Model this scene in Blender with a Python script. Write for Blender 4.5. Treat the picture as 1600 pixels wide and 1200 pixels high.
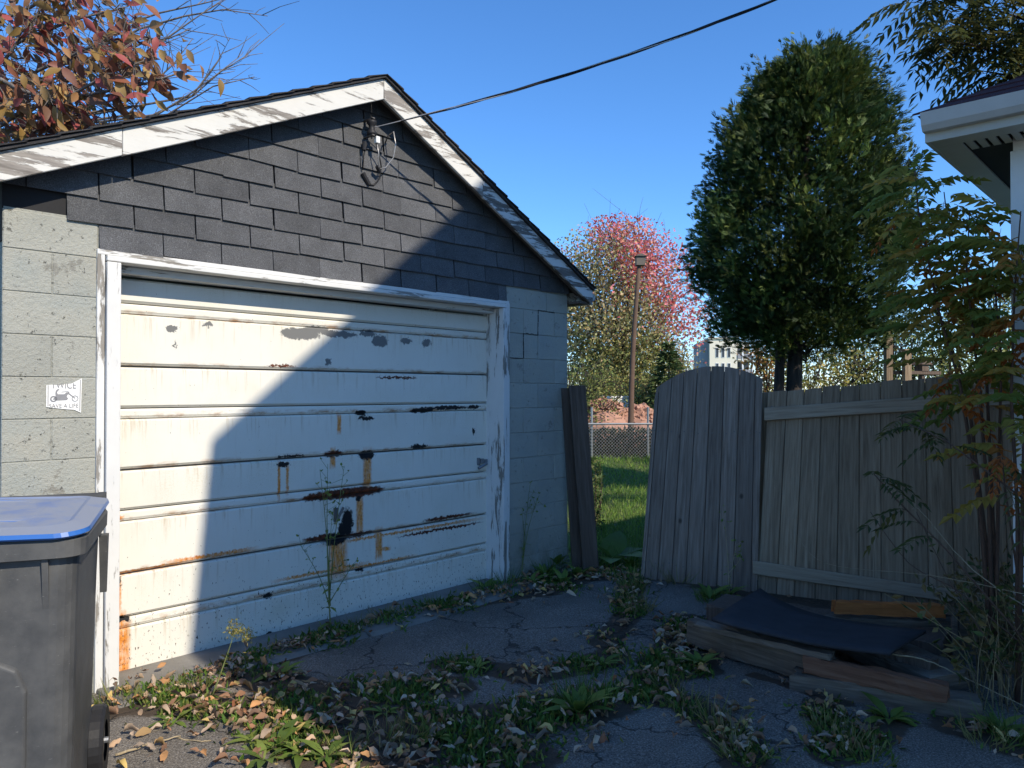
import bpy, bmesh, math, random
import numpy as np
from mathutils import Vector, Matrix
random.seed(7); RNG = np.random.default_rng(7)
sc = bpy.context.scene
for o in list(bpy.data.objects): bpy.data.objects.remove(o)
COL = sc.collection
# ---------------------------------------------------------------- camera, sky, sun, exposure
EYE = 1.5; FPX = 1200.0; PITCH = math.atan(13 / FPX)
cam = bpy.data.cameras.new('camera'); cam.sensor_width = 36; cam.lens = 36 * FPX / 1600
cam.clip_start = 0.05; cam.clip_end = 3000
camo = bpy.data.objects.new('camera', cam); COL.objects.link(camo)
camo.location = (0, 0, EYE); camo.rotation_euler = (math.pi / 2 + PITCH, 0, 0); sc.camera = camo
WA = math.radians(42.6)                                   # the garage front runs this far right of the view
D = np.array([math.sin(WA), math.cos(WA), 0.0]); N = np.array([D[1], -D[0], 0.0])
EL = math.radians(38)
sun_v = N - 0.03 * D; sun_v = sun_v / np.linalg.norm(sun_v)
SUN = Vector((sun_v[0] * math.cos(EL), sun_v[1] * math.cos(EL), math.sin(EL)))
w = bpy.data.worlds.new('World'); sc.world = w; w.use_nodes = True
nt = w.node_tree; bg = nt.nodes['Background']; sky = nt.nodes.new('ShaderNodeTexSky')
sky.sky_type = 'NISHITA'; sky.sun_disc = False; sky.sun_elevation = EL
sky.sun_rotation = math.atan2(SUN.x, SUN.y); sky.air_density = 0.92; sky.dust_density = 0.0; sky.ozone_density = 8.8
hs = nt.nodes.new('ShaderNodeHueSaturation'); hs.inputs['Saturation'].default_value = 1.08; nt.links.new(sky.outputs[0], hs.inputs['Color']); nt.links.new(hs.outputs[0], bg.inputs[0]); bg.inputs[1].default_value = 0.15
sl = bpy.data.lights.new('sun', 'SUN'); sl.energy = 3.6; sl.angle = math.radians(0.5); sl.color = (1, 0.90, 0.74)
so = bpy.data.objects.new('sun', sl); COL.objects.link(so); so.location = (6, -6, 9)
so.rotation_euler = SUN.to_track_quat('Z', 'Y').to_euler()
vs = sc.view_settings; vs.view_transform = 'Standard'; vs.look = 'None'; vs.exposure = 0.66; vs.gamma = 1
vs.use_curve_mapping = False
cy = sc.cycles; cy.max_bounces = 5; cy.diffuse_bounces = 3; cy.glossy_bounces = 2; cy.transmission_bounces = 3; cy.transparent_max_bounces = 4
# ---------------------------------------------------------------- measuring helpers
def ray(x, y):
    v = ((x - 800) / FPX, 1.0, -(y - 600) / FPX); c, s = math.cos(PITCH), math.sin(PITCH)
    return np.array([v[0], v[1] * c - v[2] * s, v[1] * s + v[2] * c])
CAM = np.array([0, 0, EYE])
def G(x, y, z=0.0):
    r = ray(x, y); return CAM + r * ((z - EYE) / r[2])
def P(x, y, depth):
    r = ray(x, y); return CAM + r * (depth / r[1])
O3 = G(183, 1060)
def on_plane(x, y, p0, n):
    r = ray(x, y); return CAM + r * (np.dot(p0 - CAM, n) / np.dot(r, n))
def W(x, y, L=0.0):
    p = on_plane(x, y, O3 + L * N, N); return float(np.dot(p - O3, D)), float(p[2])
def UL(u, L, z=0.0): return O3 + u * D + L * N + np.array([0, 0, z])
def toUL(p): return float(np.dot(p - O3, D)), float(np.dot(p - O3, N))
def unit(v): v = np.asarray(v, float); return v / (np.linalg.norm(v) + 1e-12)
# ---------------------------------------------------------------- mesh helpers
def link(o, parent=None):
    COL.objects.link(o)
    if parent: o.parent = parent
    return o
def tag(o, label, cat, group=None, kind=None):
    if label: o['label'] = label
    if cat: o['category'] = cat
    if group: o['group'] = group
    if kind: o['kind'] = kind
    return o
def empty(name, loc=(0, 0, 0), rz=0, label=None, cat=None, group=None):
    o = bpy.data.objects.new(name, None); COL.objects.link(o); o.empty_display_size = .1
    o.location = tuple(loc); o.rotation_euler = (0, 0, rz)
    return tag(o, label, cat, group)
class MB:
    def __init__(s): s.v = []; s.f = []; s.c = []; s.sm = False
    def poly(s, pts, col=None):
        i = len(s.v); s.v += [tuple(p) for p in pts]; s.f.append(tuple(range(i, i + len(pts)))); s.c += [col] * len(pts)
    def hexa(s, a, b, col=None):                       # a: 4 points (ccw from outside), b: 4 points opposite
        i = len(s.v); s.v += [tuple(p) for p in list(a) + list(b)]; n = len(a); s.c += [col] * 2 * n
        s.f.append(tuple(range(i, i + n))); s.f.append(tuple(range(i + 2 * n - 1, i + n - 1, -1)))
        for k in range(n): s.f.append((i + k, i + n + k, i + n + (k + 1) % n, i + (k + 1) % n))
    def box(s, x0, x1, y0, y1, z0, z1, col=None):
        s.hexa([(x0, y0, z0), (x1, y0, z0), (x1, y0, z1), (x0, y0, z1)], [(x0, y1, z0), (x1, y1, z0), (x1, y1, z1), (x0, y1, z1)], col)
    def bar(s, p, q, w_, h_, up=(0, 0, 1), col=None):  # rectangular bar from p to q
        p = np.array(p, float); q = np.array(q, float); d = unit(q - p); r = unit(np.cross(d, up)); u = np.cross(r, d)
        r = r * w_ / 2; u = u * h_ / 2
        s.hexa([p - r - u, p + r - u, p + r + u, p - r + u], [q - r - u, q + r - u, q + r + u, q - r + u], col)
    def tube(s, pts, r, n=6, col=None, cap=True):
        pts = [np.array(p, float) for p in pts]; m = len(pts)
        rr = r if hasattr(r, '__len__') else [r] * m; i = len(s.v); ref = np.array([.31, .17, .93])
        for k in range(m):
            d = unit(pts[min(k + 1, m - 1)] - pts[max(k - 1, 0)])
            if abs(np.dot(d, ref)) > .95: ref = np.array([.9, .3, .1])
            a = unit(np.cross(d, ref)); b = np.cross(d, a)
            for j in range(n):
                t = 2 * math.pi * j / n; s.v.append(tuple(pts[k] + rr[k] * (math.cos(t) * a + math.sin(t) * b))); s.c.append(col)
        for k in range(m - 1):
            for j in range(n):
                a0 = i + k * n + j; a1 = i + k * n + (j + 1) % n; s.f.append((a0, a1, a1 + n, a0 + n))
        if cap:
            s.f.append(tuple(range(i + n - 1, i - 1, -1))); s.f.append(tuple(range(i + (m - 1) * n, i + m * n)))
    def lathe(s, prof, c=(0, 0, 0), ax=(0, 0, 1), n=16, col=None):
        c = np.array(c, float); ax = unit(ax); a = unit(np.cross(ax, (.3, .9, .2))); b = np.cross(ax, a); i = len(s.v)
        for (r, h) in prof:
            for j in range(n):
                t = 2 * math.pi * j / n; s.v.append(tuple(c + ax * h + r * (math.cos(t) * a + math.sin(t) * b))); s.c.append(col)
        for k in range(len(prof) - 1):
            for j in range(n):
                a0 = i + k * n + j; a1 = i + k * n + (j + 1) % n; s.f.append((a0, a1, a1 + n, a0 + n))
    def arr(s, V, Q, cols):                            # numpy block
        i = len(s.v); s.v += [tuple(p) for p in V.tolist()]; s.f += [tuple(int(a) + i for a in q) for q in Q]; s.c += [tuple(c) for c in cols]
    def mesh(s, name, mat, org=None, smooth=False):
        me = bpy.data.meshes.new(name); V = np.array(s.v, float)
        if org is not None: V = V - np.array(org, float)
        me.from_pydata(V.tolist(), [], s.f); me.materials.append(mat)
        if any(c is not None for c in s.c):
            at = me.attributes.new('Col', 'FLOAT_COLOR', 'POINT')
            at.data.foreach_set('color', np.array([(tuple(c)[:3] + (1,)) if c is not None else (.5, .5, .5, 1) for c in s.c], np.float32).ravel())
        if smooth: me.polygons.foreach_set('use_smooth', [True] * len(me.polygons))
        me.update(); return me
    def build(s, name, mat, parent=None, org=None, loc=None, smooth=False, fixn=True):
        me = s.mesh(name, mat, org, smooth)
        if fixn and len(me.polygons) < 20000:
            bm = bmesh.new(); bm.from_mesh(me); bmesh.ops.recalc_face_normals(bm, faces=bm.faces); bm.to_mesh(me); bm.free()
        o = bpy.data.objects.new(name, me)
        if loc is not None: o.location = tuple(loc)
        return link(o, parent)
def taper(r0, r1, n): return [r0 + (r1 - r0) * i / (n - 1) for i in range(n)]
def solo(mb, name, mat, base, label, cat, group=None, kind=None, smooth=False, fixn=True):
    o = mb.build(name, mat, None, base, base, smooth, fixn); return tag(o, label, cat, group, kind)
def bevel(o, wd=.004, seg=2):
    m = o.modifiers.new('bevel', 'BEVEL'); m.width = wd; m.segments = seg; m.limit_method = 'ANGLE'; return o
def kites(C, Dv, Up, Ln, Wd, fold=.15, tipdrop=0.0, wpos=.42):
    """leaf-shaped folded quads; returns V (n*5), Q (two quads sharing the midrib)"""
    C = np.asarray(C, float); n = len(C); Dv = Dv / (np.linalg.norm(Dv, axis=1, keepdims=True) + 1e-9)
    S = np.cross(Dv, Up); S /= (np.linalg.norm(S, axis=1, keepdims=True) + 1e-9); U = np.cross(S, Dv)
    Ln = np.asarray(Ln).reshape(-1, 1) * np.ones((n, 1)); Wd = np.asarray(Wd).reshape(-1, 1) * np.ones((n, 1))
    base = C; tip = C + Dv * Ln - U * tipdrop * Ln
    mid = C + Dv * Ln * wpos - U * fold * Wd
    l = C + Dv * Ln * wpos - S * Wd / 2 + U * fold * Wd; r = C + Dv * Ln * wpos + S * Wd / 2 + U * fold * Wd
    V = np.stack([base, l, mid, r, tip], 1).reshape(-1, 3)
    b = np.arange(n) * 5
    Q = np.concatenate([np.stack([b, b + 2, b + 4, b + 1], 1), np.stack([b, b + 3, b + 4, b + 2], 1)])
    return V, Q
def rdir(n): v = RNG.normal(size=(n, 3)); return v / np.linalg.norm(v, axis=1, keepdims=True)
def rep(c, k=5): return np.repeat(np.asarray(c), k, axis=0)
# ---------------------------------------------------------------- material helpers
class T:
    def __init__(s, name):
        s.m = bpy.data.materials.new(name); s.m.use_nodes = True; s.t = s.m.node_tree; s.b = s.t.nodes['Principled BSDF']
        s.out = s.t.nodes['Material Output']; s.b.inputs['Roughness'].default_value = .8; s.b.inputs['Specular IOR Level'].default_value = .3
    def nd(s, ty, ins=None, **pr):
        n = s.t.nodes.new(ty)
        for k, v in pr.items(): setattr(n, k, v)
        for k, v in (ins or {}).items(): s.set(n.inputs[k], v)
        return n
    def set(s, sock, v):
        if hasattr(v, 'is_output'): s.t.links.new(v, sock)
        else:
            if sock.type == 'RGBA' and not hasattr(v, '__len__'): v = (v, v, v, 1)
            elif sock.type == 'RGBA' and len(v) == 3: v = tuple(v) + (1,)
            sock.default_value = v
    def co(s, rnd=False, scale=None):
        v = s.nd('ShaderNodeTexCoord').outputs['Object']
        if scale is not None: v = s.nd('ShaderNodeVectorMath', {0: v, 1: scale}, operation='MULTIPLY').outputs[0]
        if rnd:
            r = s.nd('ShaderNodeObjectInfo').outputs['Random']
            r = s.nd('ShaderNodeMath', {0: r, 1: 37.0}, operation='MULTIPLY').outputs[0]
            v = s.nd('ShaderNodeVectorMath', {0: v, 1: r}, operation='ADD').outputs[0]
        return v
    def vm(s, op, a, b): return s.nd('ShaderNodeVectorMath', {0: a, 1: b}, operation=op).outputs[0]
    def noise(s, vec, sc_=5.0, det=5, ro=.55, dist=0.0, colr=False):
        n = s.nd('ShaderNodeTexNoise', {'Vector': vec, 'Scale': sc_, 'Detail': det, 'Roughness': ro, 'Distortion': dist}); return n.outputs['Color' if colr else 'Fac']
    def vor(s, vec, sc_=5.0, feat='F1'): return s.nd('ShaderNodeTexVoronoi', {'Vector': vec, 'Scale': sc_}, feature=feat).outputs['Distance']
    def ramp(s, f, st, interp='LINEAR'):
        n = s.nd('ShaderNodeValToRGB', {'Fac': f}); e = n.color_ramp.elements; n.color_ramp.interpolation = interp
        while len(e) < len(st): e.new(.5)
        for el, (p, c) in zip(e, st): el.position = p; el.color = (c, c, c, 1) if not hasattr(c, '__len__') else tuple(c) + (1,)
        return n.outputs[0]
    def mix(s, f, a, b, mode='MIX'):
        n = s.nd('ShaderNodeMix', data_type='RGBA', blend_type=mode); s.set(n.inputs[0], f); s.set(n.inputs[6], a); s.set(n.inputs[7], b); return n.outputs[2]
    def mth(s, op, a, b=0.0): return s.nd('ShaderNodeMath', {0: a, 1: b}, operation=op).outputs[0]
    def mr(s, v, a, b, c=0.0, d=1.0): return s.nd('ShaderNodeMapRange', {0: v, 1: a, 2: b, 3: c, 4: d}).outputs[0]
    def rand(s): return s.nd('ShaderNodeObjectInfo').outputs['Random']
    def attr(s): return s.nd('ShaderNodeAttribute', attribute_name='Col').outputs['Color']
    def done(s, col=None, rough=None, h=None, bs=.4, bd=.01, metal=None):
        if col is not None: s.set(s.b.inputs['Base Color'], col)
        if rough is not None: s.set(s.b.inputs['Roughness'], rough)
        if metal is not None: s.set(s.b.inputs['Metallic'], metal)
        if h is not None:
            n = s.nd('ShaderNodeBump', {'Height': h, 'Strength': bs, 'Distance': bd}); s.t.links.new(n.outputs[0], s.b.inputs['Normal'])
        return s.m
    def translucent(s, col, f=.35):
        tr = s.nd('ShaderNodeBsdfTranslucent'); s.set(tr.inputs[0], col)
        mx = s.nd('ShaderNodeMixShader', {0: f}); s.t.links.new(s.b.outputs[0], mx.inputs[1]); s.t.links.new(tr.outputs[0], mx.inputs[2])
        s.t.links.new(mx.outputs[0], s.out.inputs[0])
M = {}
def simple(name, col, rough=.7, metal=0, var=.25, sc_=8.0):
    t = T(name); v = t.co(True); n = t.noise(v, sc_, 6, .6)
    c = t.mix(n, tuple(x * (1 - var) for x in col), tuple(min(1, x * (1 + var)) for x in col)); M[name] = t.done(c, rough, t.noise(v, sc_ * 12, 3), .15, .004, metal)
def leafmat(name, stops=None, tr=.35, rough=.55):
    t = T(name); c = t.attr() if stops is None else t.ramp(t.rand(), stops)
    if stops is not None: c = t.mix(t.noise(t.co(True), 18, 3), c, t.mix(.55, c, (.09, .05, .02)))
    t.done(c, rough); t.translucent(c, tr); M[name] = t.m
leafmat('leaf_attr'); leafmat('litter_attr', None, .15, .7); leafmat('needle_attr', None, .2, .6)
leafmat('leaf_autumn', [(0, (.22, .09, .06)), (.2, (.36, .20, .10)), (.4, (.16, .07, .05)), (.55, (.38, .26, .12)), (.72, (.20, .12, .05)), (.86, (.34, .13, .10)), (1, (.44, .34, .20))], .3)
leafmat('leaf_rowan', [(0, (.20, .27, .05)), (.25, (.34, .35, .07)), (.45, (.24, .30, .05)), (.65, (.50, .42, .09)), (.88, (.60, .38, .07)), (1, (.66, .26, .06))], .5)
leafmat('leaf_rowan_dark', [(0, (.05, .08, .022)), (.6, (.08, .11, .03)), (1, (.17, .15, .04))], .4)
leafmat('leaf_orange', [(0, (.5, .12, .02)), (1, (.6, .2, .04))], .4)
leafmat('leaf_fallen', [(0, (.36, .25, .15)), (.2, (.26, .15, .08)), (.4, (.45, .34, .22)), (.55, (.33, .15, .06)), (.7, (.52, .42, .30)), (.82, (.40, .24, .07)), (.92, (.30, .08, .05)), (1, (.55, .38, .10))], .12, .7)
leafmat('leaf_weed', [(0, (.10, .19, .035)), (.5, (.19, .30, .05)), (1, (.29, .36, .08))], .35)
def bark(name, c0, c1, s=(1, 1, .12)):
    t = T(name); v = t.co(True, s); n = t.noise(v, 26, 6, .65, .6); M[name] = t.done(t.ramp(n, [(.3, c0), (.7, c1)]), .9, n, .6, .02)
bark('bark_dark', (.025, .02, .017), (.075, .06, .05)); bark('bark_grey', (.10, .085, .075), (.24, .21, .19)); bark('stem_red', (.07, .04, .03), (.14, .08, .05), (1, 1, .4))
bark('stem_green', (.10, .13, .04), (.2, .22, .08), (1, 1, .4)); bark('stem_dry', (.22, .17, .10), (.42, .34, .22), (1, 1, .3))
def wood(name, c0, c1, c2, grain=(1, 1, .05), paint=None, amount=.5, psc=5.0, gsc=60):
    """weathered boards; grain runs along local z of `grain` scaling; optional flaking paint"""
    t = T(name); v = t.co(True); g = t.vm('MULTIPLY', v, grain)
    f = t.noise(g, gsc, 7, .62, .35); big = t.noise(g, gsc * .12, 4, .5)
    c = t.ramp(f, [(.28, c0), (.5, c1), (.74, c2)]); r = t.rand()
    c = t.mix(t.mr(big, .3, .7, 0, .55), c, t.mix(.5, c0, c1)); c = t.mix(1.0, c, t.mr(r, 0, 1, .80, 1.16), 'MULTIPLY')
    kn = t.vor(t.vm('MULTIPLY', v, tuple(3.2 if q == 1 else 2.2 for q in grain)), 1.6); kf = t.mr(kn, .10, .04, 0, .85)
    c = t.mix(kf, c, (.035, .028, .022)); h = f
    if paint:
        pn = t.noise(t.vm('MULTIPLY', v, tuple(1 if q == 1 else .13 for q in grain)), psc, 8, .68, .3); pm = t.mr(pn, amount - .015, amount + .015)
        fine = t.noise(g, gsc * .6, 6, .7); pm = t.mth('MULTIPLY', pm, t.mr(fine, .30, .36))
        pc = t.mix(t.noise(v, 9, 5), tuple(x * .86 for x in paint), paint); c = t.mix(pm, c, pc); h = t.mth('ADD', t.mth('MULTIPLY', f, .35), pm)
    M[name] = t.done(c, .85, h, .45, .006)
ZB = (1, 1, .05); XB = (.05, 1, 1)
wood('gate_wood', (.10, .073, .055), (.235, .182, .142), (.36, .29, .232), ZB)
wood('fence_wood', (.13, .088, .055), (.285, .208, .136), (.42, .325, .224), ZB)
wood('rail_wood', (.22, .16, .105), (.42, .325, .225), (.54, .44, .32), (.05, .3, 1))
wood('post_wood', (.055, .038, .028), (.11, .078, .058), (.18, .135, .105), ZB)
wood('lumber_grey', (.06, .045, .033), (.14, .108, .08), (.24, .19, .145), (.07, .07, 1))
wood('lumber_red', (.08, .035, .02), (.15, .07, .04), (.22, .12, .075), (.07, .07, 1))
wood('lumber_orange', (.28, .08, .02), (.45, .15, .04), (.55, .23, .08), (.07, .07, 1))
wood('fascia_paint', (.13, .115, .10), (.26, .235, .21), (.38, .35, .31), (.10, 1, 1), (.66, .645, .60), .47, 14)
wood('fascia_paint_worn', (.10, .09, .08), (.20, .18, .165), (.30, .28, .25), (.10, 1, 1), (.66, .65, .62), .48, 18)
wood('frame_paint', (.14, .13, .115), (.27, .25, .22), (.38, .36, .32), (.10, 1, 1), (.68, .675, .65), .41, 14)
wood('frame_paint_upright', (.14, .13, .115), (.27, .25, .22), (.38, .36, .32), (1, 1, .10), (.68, .675, .65), .44, 14)
wood('soffit_wood', (.06, .045, .035), (.13, .10, .08), (.20, .16, .13), (.10, 1, 1))
def m_shingle(name, base):
    t = T(name); v = t.co(True); g = t.noise(v, 190, 3, .8); g2 = t.noise(v, 7, 4); sp = t.noise(v, 900, 1, .5)
    c = t.ramp(g, [(.3, tuple(x * .45 for x in base)), (.55, base), (.75, tuple(x * 2.1 for x in base))])
    c = t.mix(1.0, c, t.mr(g2, .3, .7, .82, 1.15), 'MULTIPLY'); c = t.mix(1.0, c, t.mr(t.rand(), 0, 1, .85, 1.15), 'MULTIPLY')
    M[name] = t.done(c, .92, t.mth('ADD', g, sp), .8, .003)
m_shingle('shingle', (.108, .110, .116)); m_shingle('roof_shingle', (.05, .048, .05)); m_shingle('house_roof_shingle', (.075, .022, .022))
def m_block():
    t = T('block_paint'); v = t.co(); n = t.noise(v, 3.0, 5); f = t.noise(v, 70, 6, .7); p = t.noise(v, 38, 4, .75)
    c = t.ramp(n, [(.3, (.32, .325, .29)), (.55, (.37, .37, .325)), (.75, (.32, .34, .315))]); c = t.mix(1.0, c, t.mr(t.rand(), 0, 1, .93, 1.05), 'MULTIPLY')
    c = t.mix(t.mr(t.noise(v, 2.2, 7, .7), .56, .72, 0, .5), c, (.42, .39, .31)); c = t.mix(t.mr(p, .665, .70), c, (.17, .165, .14)); c = t.mix(t.mr(t.noise(v, 14, 8, .75), .68, .71), c, (.22, .215, .19))
    pk = t.mr(t.noise(v, 5.5, 9, .78), .60, .635); c = t.mix(pk, c, (.25, .245, .215)); zb = t.nd('ShaderNodeSeparateXYZ', {0: v}).outputs[2]; c = t.mix(t.mth('MULTIPLY', t.mr(zb, .45, .0), t.mr(t.noise(v, 6, 7, .7), .4, .6, .1, .7)), c, (.10, .11, .075)); M['block_paint'] = t.done(c, .85, t.mth('SUBTRACT', f, t.mr(p, .64, .7)), 1.0, .010)
m_block()
# door paint with the rust and bare patches seen on it; (px, py, half width, half height)
GREY = [(270, 515, 9, 6), (325, 507, 7, 4), (470, 522, 30, 9), (455, 518, 14, 6), (495, 515, 22, 5), (530, 522, 28, 5), (575, 521, 12, 5), (593, 533, 12, 9), (635, 533, 9, 5), (666, 536, 7, 6), (273, 538, 2, 8), (512, 566, 4, 6)]
DARK = [(565, 645, 9, 5), (572, 653, 13, 3), (660, 641, 18, 4), (700, 637, 32, 3), (740, 636, 10, 3), (655, 698, 13, 4), (442, 726, 11, 4), (455, 713, 22, 2), (573, 711, 12, 7), (543, 816, 9, 22), (535, 828, 7, 10), (524, 842, 18, 10), (560, 779, 5, 5), (563, 890, 6, 3), (418, 931, 9, 4), (420, 990, 7, 2), (740, 674, 2, 5), (185, 910, 5, 8), (193, 967, 9, 5)]
DRED = [(538, 771, 56, 8), (522, 709, 15, 5), (575, 767, 25, 7), (500, 776, 28, 6), (440, 572, 20, 2), (505, 840, 30, 5), (560, 835, 25, 4), (700, 808, 35, 3), (690, 827, 60, 2), (620, 590, 30, 2)]
RUST = [(528, 871, 13, 30), (574, 735, 6, 30), (562, 803, 5, 32), (190, 1015, 12, 45), (184, 935, 5, 28), (188, 975, 8, 18), (232, 889, 60, 3), (330, 868, 60, 3), (505, 893, 60, 2), (640, 829, 95, 2), (592, 850, 5, 22), (436, 752, 2, 28), (449, 748, 2, 22), (530, 662, 3, 14), (590, 880, 50, 2), (185, 810, 8, 3), (520, 715, 4, 14), (600, 858, 9, 3)]
def m_door():
    t = T('door_paint'); v = t.co()
    wob = t.noise(v, 34, 9, .72, colr=True); wv = t.vm('ADD', v, t.vm('MULTIPLY', t.vm('SUBTRACT', wob, (.5, .5, .5)), (.12, 0, .075)))
    wob2 = t.noise(v, 60, 3, .6, colr=True); wv2 = t.vm('ADD', v, t.vm('MULTIPLY', t.vm('SUBTRACT', wob2, (.5, .5, .5)), (.02, 0, .04)))
    def mask(lst, vec, soft, boxy=False):
        acc = None
        for (px, py, hw, hh) in lst:
            u, z = W(px, py); u2, _ = W(px + hw, py); _, z2 = W(px, py + hh); a = max(abs(u2 - u), .006); b = max(abs(z - z2), .006)
            q = t.vm('MULTIPLY', t.vm('SUBTRACT', vec, (u, 0, z)), (1 / a, 0, 1 / b))
            if boxy: q = t.nd('ShaderNodeSeparateXYZ', {0: t.nd('ShaderNodeVectorMath', {0: q}, operation='ABSOLUTE').outputs[0]}); d = t.mth('MAXIMUM', q.outputs[0], q.outputs[2])
            else: d = t.nd('ShaderNodeVectorMath', {0: q}, operation='LENGTH').outputs['Value']
            d = t.mr(d, 1.0 + soft, 1.0 - soft); acc = d if acc is None else t.mth('MAXIMUM', acc, d)
        return acc
    big = t.noise(v, 1.7, 5); c = t.ramp(big, [(.3, (.66, .63, .55)), (.6, (.71, .685, .61)), (.8, (.63, .585, .48))])
    mold = t.mth('MULTIPLY', t.mr(t.noise(v, 2.6, 4), .5, .7), t.mr(t.noise(v, 120, 4, .8), .5, .62)); c = t.mix(t.mth('MULTIPLY', mold, .55), c, (.50, .45, .26))
    c = t.mix(t.mr(t.noise(t.vm('MULTIPLY', v, (1, 1, .12)), 30, 5, .7), .56, .75, 0, .28), c, (.52, .46, .36))
    sepz = t.nd('ShaderNodeSeparateXYZ', {0: v}).outputs[2]; low = t.mr(sepz, .75, .05, .0, 1.0)
    sp = t.noise(t.vm('MULTIPLY', v, (1, 1, .45)), 90, 3, .6); thr = t.mth('SUBTRACT', .71, t.mth('MULTIPLY', low, .095))
    spk = t.mr(t.mth('SUBTRACT', sp, thr), 0, .012)
    ru = t.mth('MULTIPLY', mask(RUST, wv2, .3, True), t.mr(t.noise(t.vm('MULTIPLY', v, (1, 1, .22)), 60, 6, .75),   .34, .54, .4, 1)); c = t.mix(ru, c, t.ramp(t.noise(v, 50, 5, .7), [(.3, (.26, .07, .012)), (.5, (.62, .22, .03)), (.75, (.72, .36, .09))]))
    fz = t.nd('ShaderNodeMath', {0: t.mth('DIVIDE', t.mth('ADD', sepz, .012), .2745)}, operation='FRACT').outputs[0]
    drip = t.noise(t.vm('MULTIPLY', v, (1, 0, .06)), 34, 4, .7); dm = t.mth('MULTIPLY', t.mr(drip, .54, .66), t.mr(t.mth('ADD', fz, t.mth('MULTIPLY', t.noise(v, 20, 3), .25)), .55, 1.12)); c = t.mix(t.mth('MULTIPLY', dm, .55), c, (.40, .29, .15))
    seam = t.mth('MULTIPLY', t.mr(t.mth('ABSOLUTE', t.mth('SUBTRACT', fz, .04)), .10, .02), t.mr(t.noise(t.vm('MULTIPLY', v, (.4, 1, 1)), 14, 6, .7), .48, .62)); c = t.mix(t.mth('MULTIPLY', seam, .85), c, (.36, .19, .08))
    gr = mask(GREY, wv, .08); c = t.mix(gr, c, (.16, .16, .155)); c = t.mix(mask(DRED, wv, .15), c, t.ramp(t.noise(v, 40, 4), [(.35, (.03, .014, .009)), (.65, (.15, .04, .016))]))
    c = t.mix(spk, c, (.07, .05, .035)); dk = mask(DARK, wv, .12); c = t.mix(dk, c, (.012, .011, .012))
    M['door_paint'] = t.done(c, .55, t.noise(v, 14, 3), .25, .003)
m_door()
def m_asphalt():
    t = T('asphalt'); v = t.co(); g = t.noise(v, 120, 4, .85); n = t.noise(v, 1.6, 6); vv = t.vor(v, 110)
    c = t.ramp(g, [(.36, (.048, .042, .036)), (.5, (.15, .132, .112)), (.62, (.29, .26, .22)), (.7, (.52, .47, .40))]); c = t.mix(t.mr(t.noise(v, 75, 3, .7), .6, .72, 0, .6), c, (.24, .23, .21)); c = t.mix(1.0, c, t.mr(n, .3, .7, .75, 1.3), 'MULTIPLY')
    soil = t.mix(t.noise(v, 40, 6, .7), (.035, .026, .018), (.11, .08, .055)); s = t.nd('ShaderNodeSeparateColor', {0: t.attr()}).outputs[0]
    e = t.mr(t.mth('ADD', s, t.mth('MULTIPLY', t.mth('SUBTRACT', t.noise(v, 9, 6, .7), .5), .9)), .42, .56); c = t.mix(e, c, soil)
    cr = t.mr(t.vor(t.vm('ADD', v, t.vm('MULTIPLY', t.noise(v, 6, 4, colr=True), (.3, .3, .3))), 1.35, 'DISTANCE_TO_EDGE'), .012, .004); c = t.mix(t.mth('MULTIPLY', cr, .7), c, (.02, .017, .013))
    M['asphalt'] = t.done(c, .9, t.mth('SUBTRACT', t.mth('ADD', g, t.mth('MULTIPLY', vv, .5)), t.mth('MULTIPLY', cr, 2)), .8, .006)
m_asphalt()
def m_ground():
    t = T('soil_grass'); v = t.co(); n = t.noise(v, .9, 6); f = t.noise(v, 60, 5, .7)
    c = t.mix(t.mr(n, .4, .6), t.ramp(f, [(.3, (.03, .06, .012)), (.7, (.09, .16, .03))]), t.ramp(f, [(.3, (.05, .065, .018)), (.7, (.13, .15, .045))])); M['soil_grass'] = t.done(c, .95, f, .8, .03)
    t = T('soil'); v = t.co(); f = t.noise(v, 45, 6, .7); M['soil'] = t.done(t.ramp(f, [(.3, (.03, .022, .015)), (.7, (.12, .085, .055))]), .95, f, .9, .02)
    t = T('concrete'); v = t.co(); f = t.noise(v, 160, 4, .7); n = t.noise(v, 4, 6, .6)
    c = t.ramp(n, [(.3, (.13, .12, .105)), (.7, (.24, .225, .20))]); c = t.mix(t.mr(f, .58, .7, 0, .6), c, (.09, .08, .07)); M['concrete'] = t.done(c, .9, f, .6, .005)
m_ground()
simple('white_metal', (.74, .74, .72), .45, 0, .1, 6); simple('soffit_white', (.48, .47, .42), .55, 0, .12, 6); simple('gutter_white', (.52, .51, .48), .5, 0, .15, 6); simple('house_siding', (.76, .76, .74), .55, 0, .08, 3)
simple('dark', (.02, .02, .022), .8); simple('grey_metal', (.25, .26, .28), .45, .7); simple('rust_metal', (.16, .15, .14), .6, .5)
simple('black_rubber', (.018, .018, .02), .55); simple('ceramic', (.75, .75, .72), .35, 0, .1); simple('wire_light', (.42, .40, .38), .4, .5)
simple('black_felt', (.032, .032, .036), .8, 0, .55, 9); simple('galvanised', (.33, .35, .36), .5, .6); simple('brick_far', (.40, .22, .155), .9, 0, .4, 3)
simple('cream_wall', (.74, .69, .56), .8, 0, .08, .5); simple('window_dark', (.05, .055, .065), .2); simple('shade_and_rail_grey', (.30, .30, .32), .8, 0, .1, .5)
simple('pole_wood', (.12, .075, .052), .9, 0, .3, 6); simple('appliance', (.78, .78, .76), .4, 0, .05); simple('sticker_white', (.80, .80, .78), .45, 0, .06, 40); simple('sticker_ink', (.24, .24, .25), .6, 0, .2, 60); simple('birdhouse', (.14, .12, .10), .9)
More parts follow.
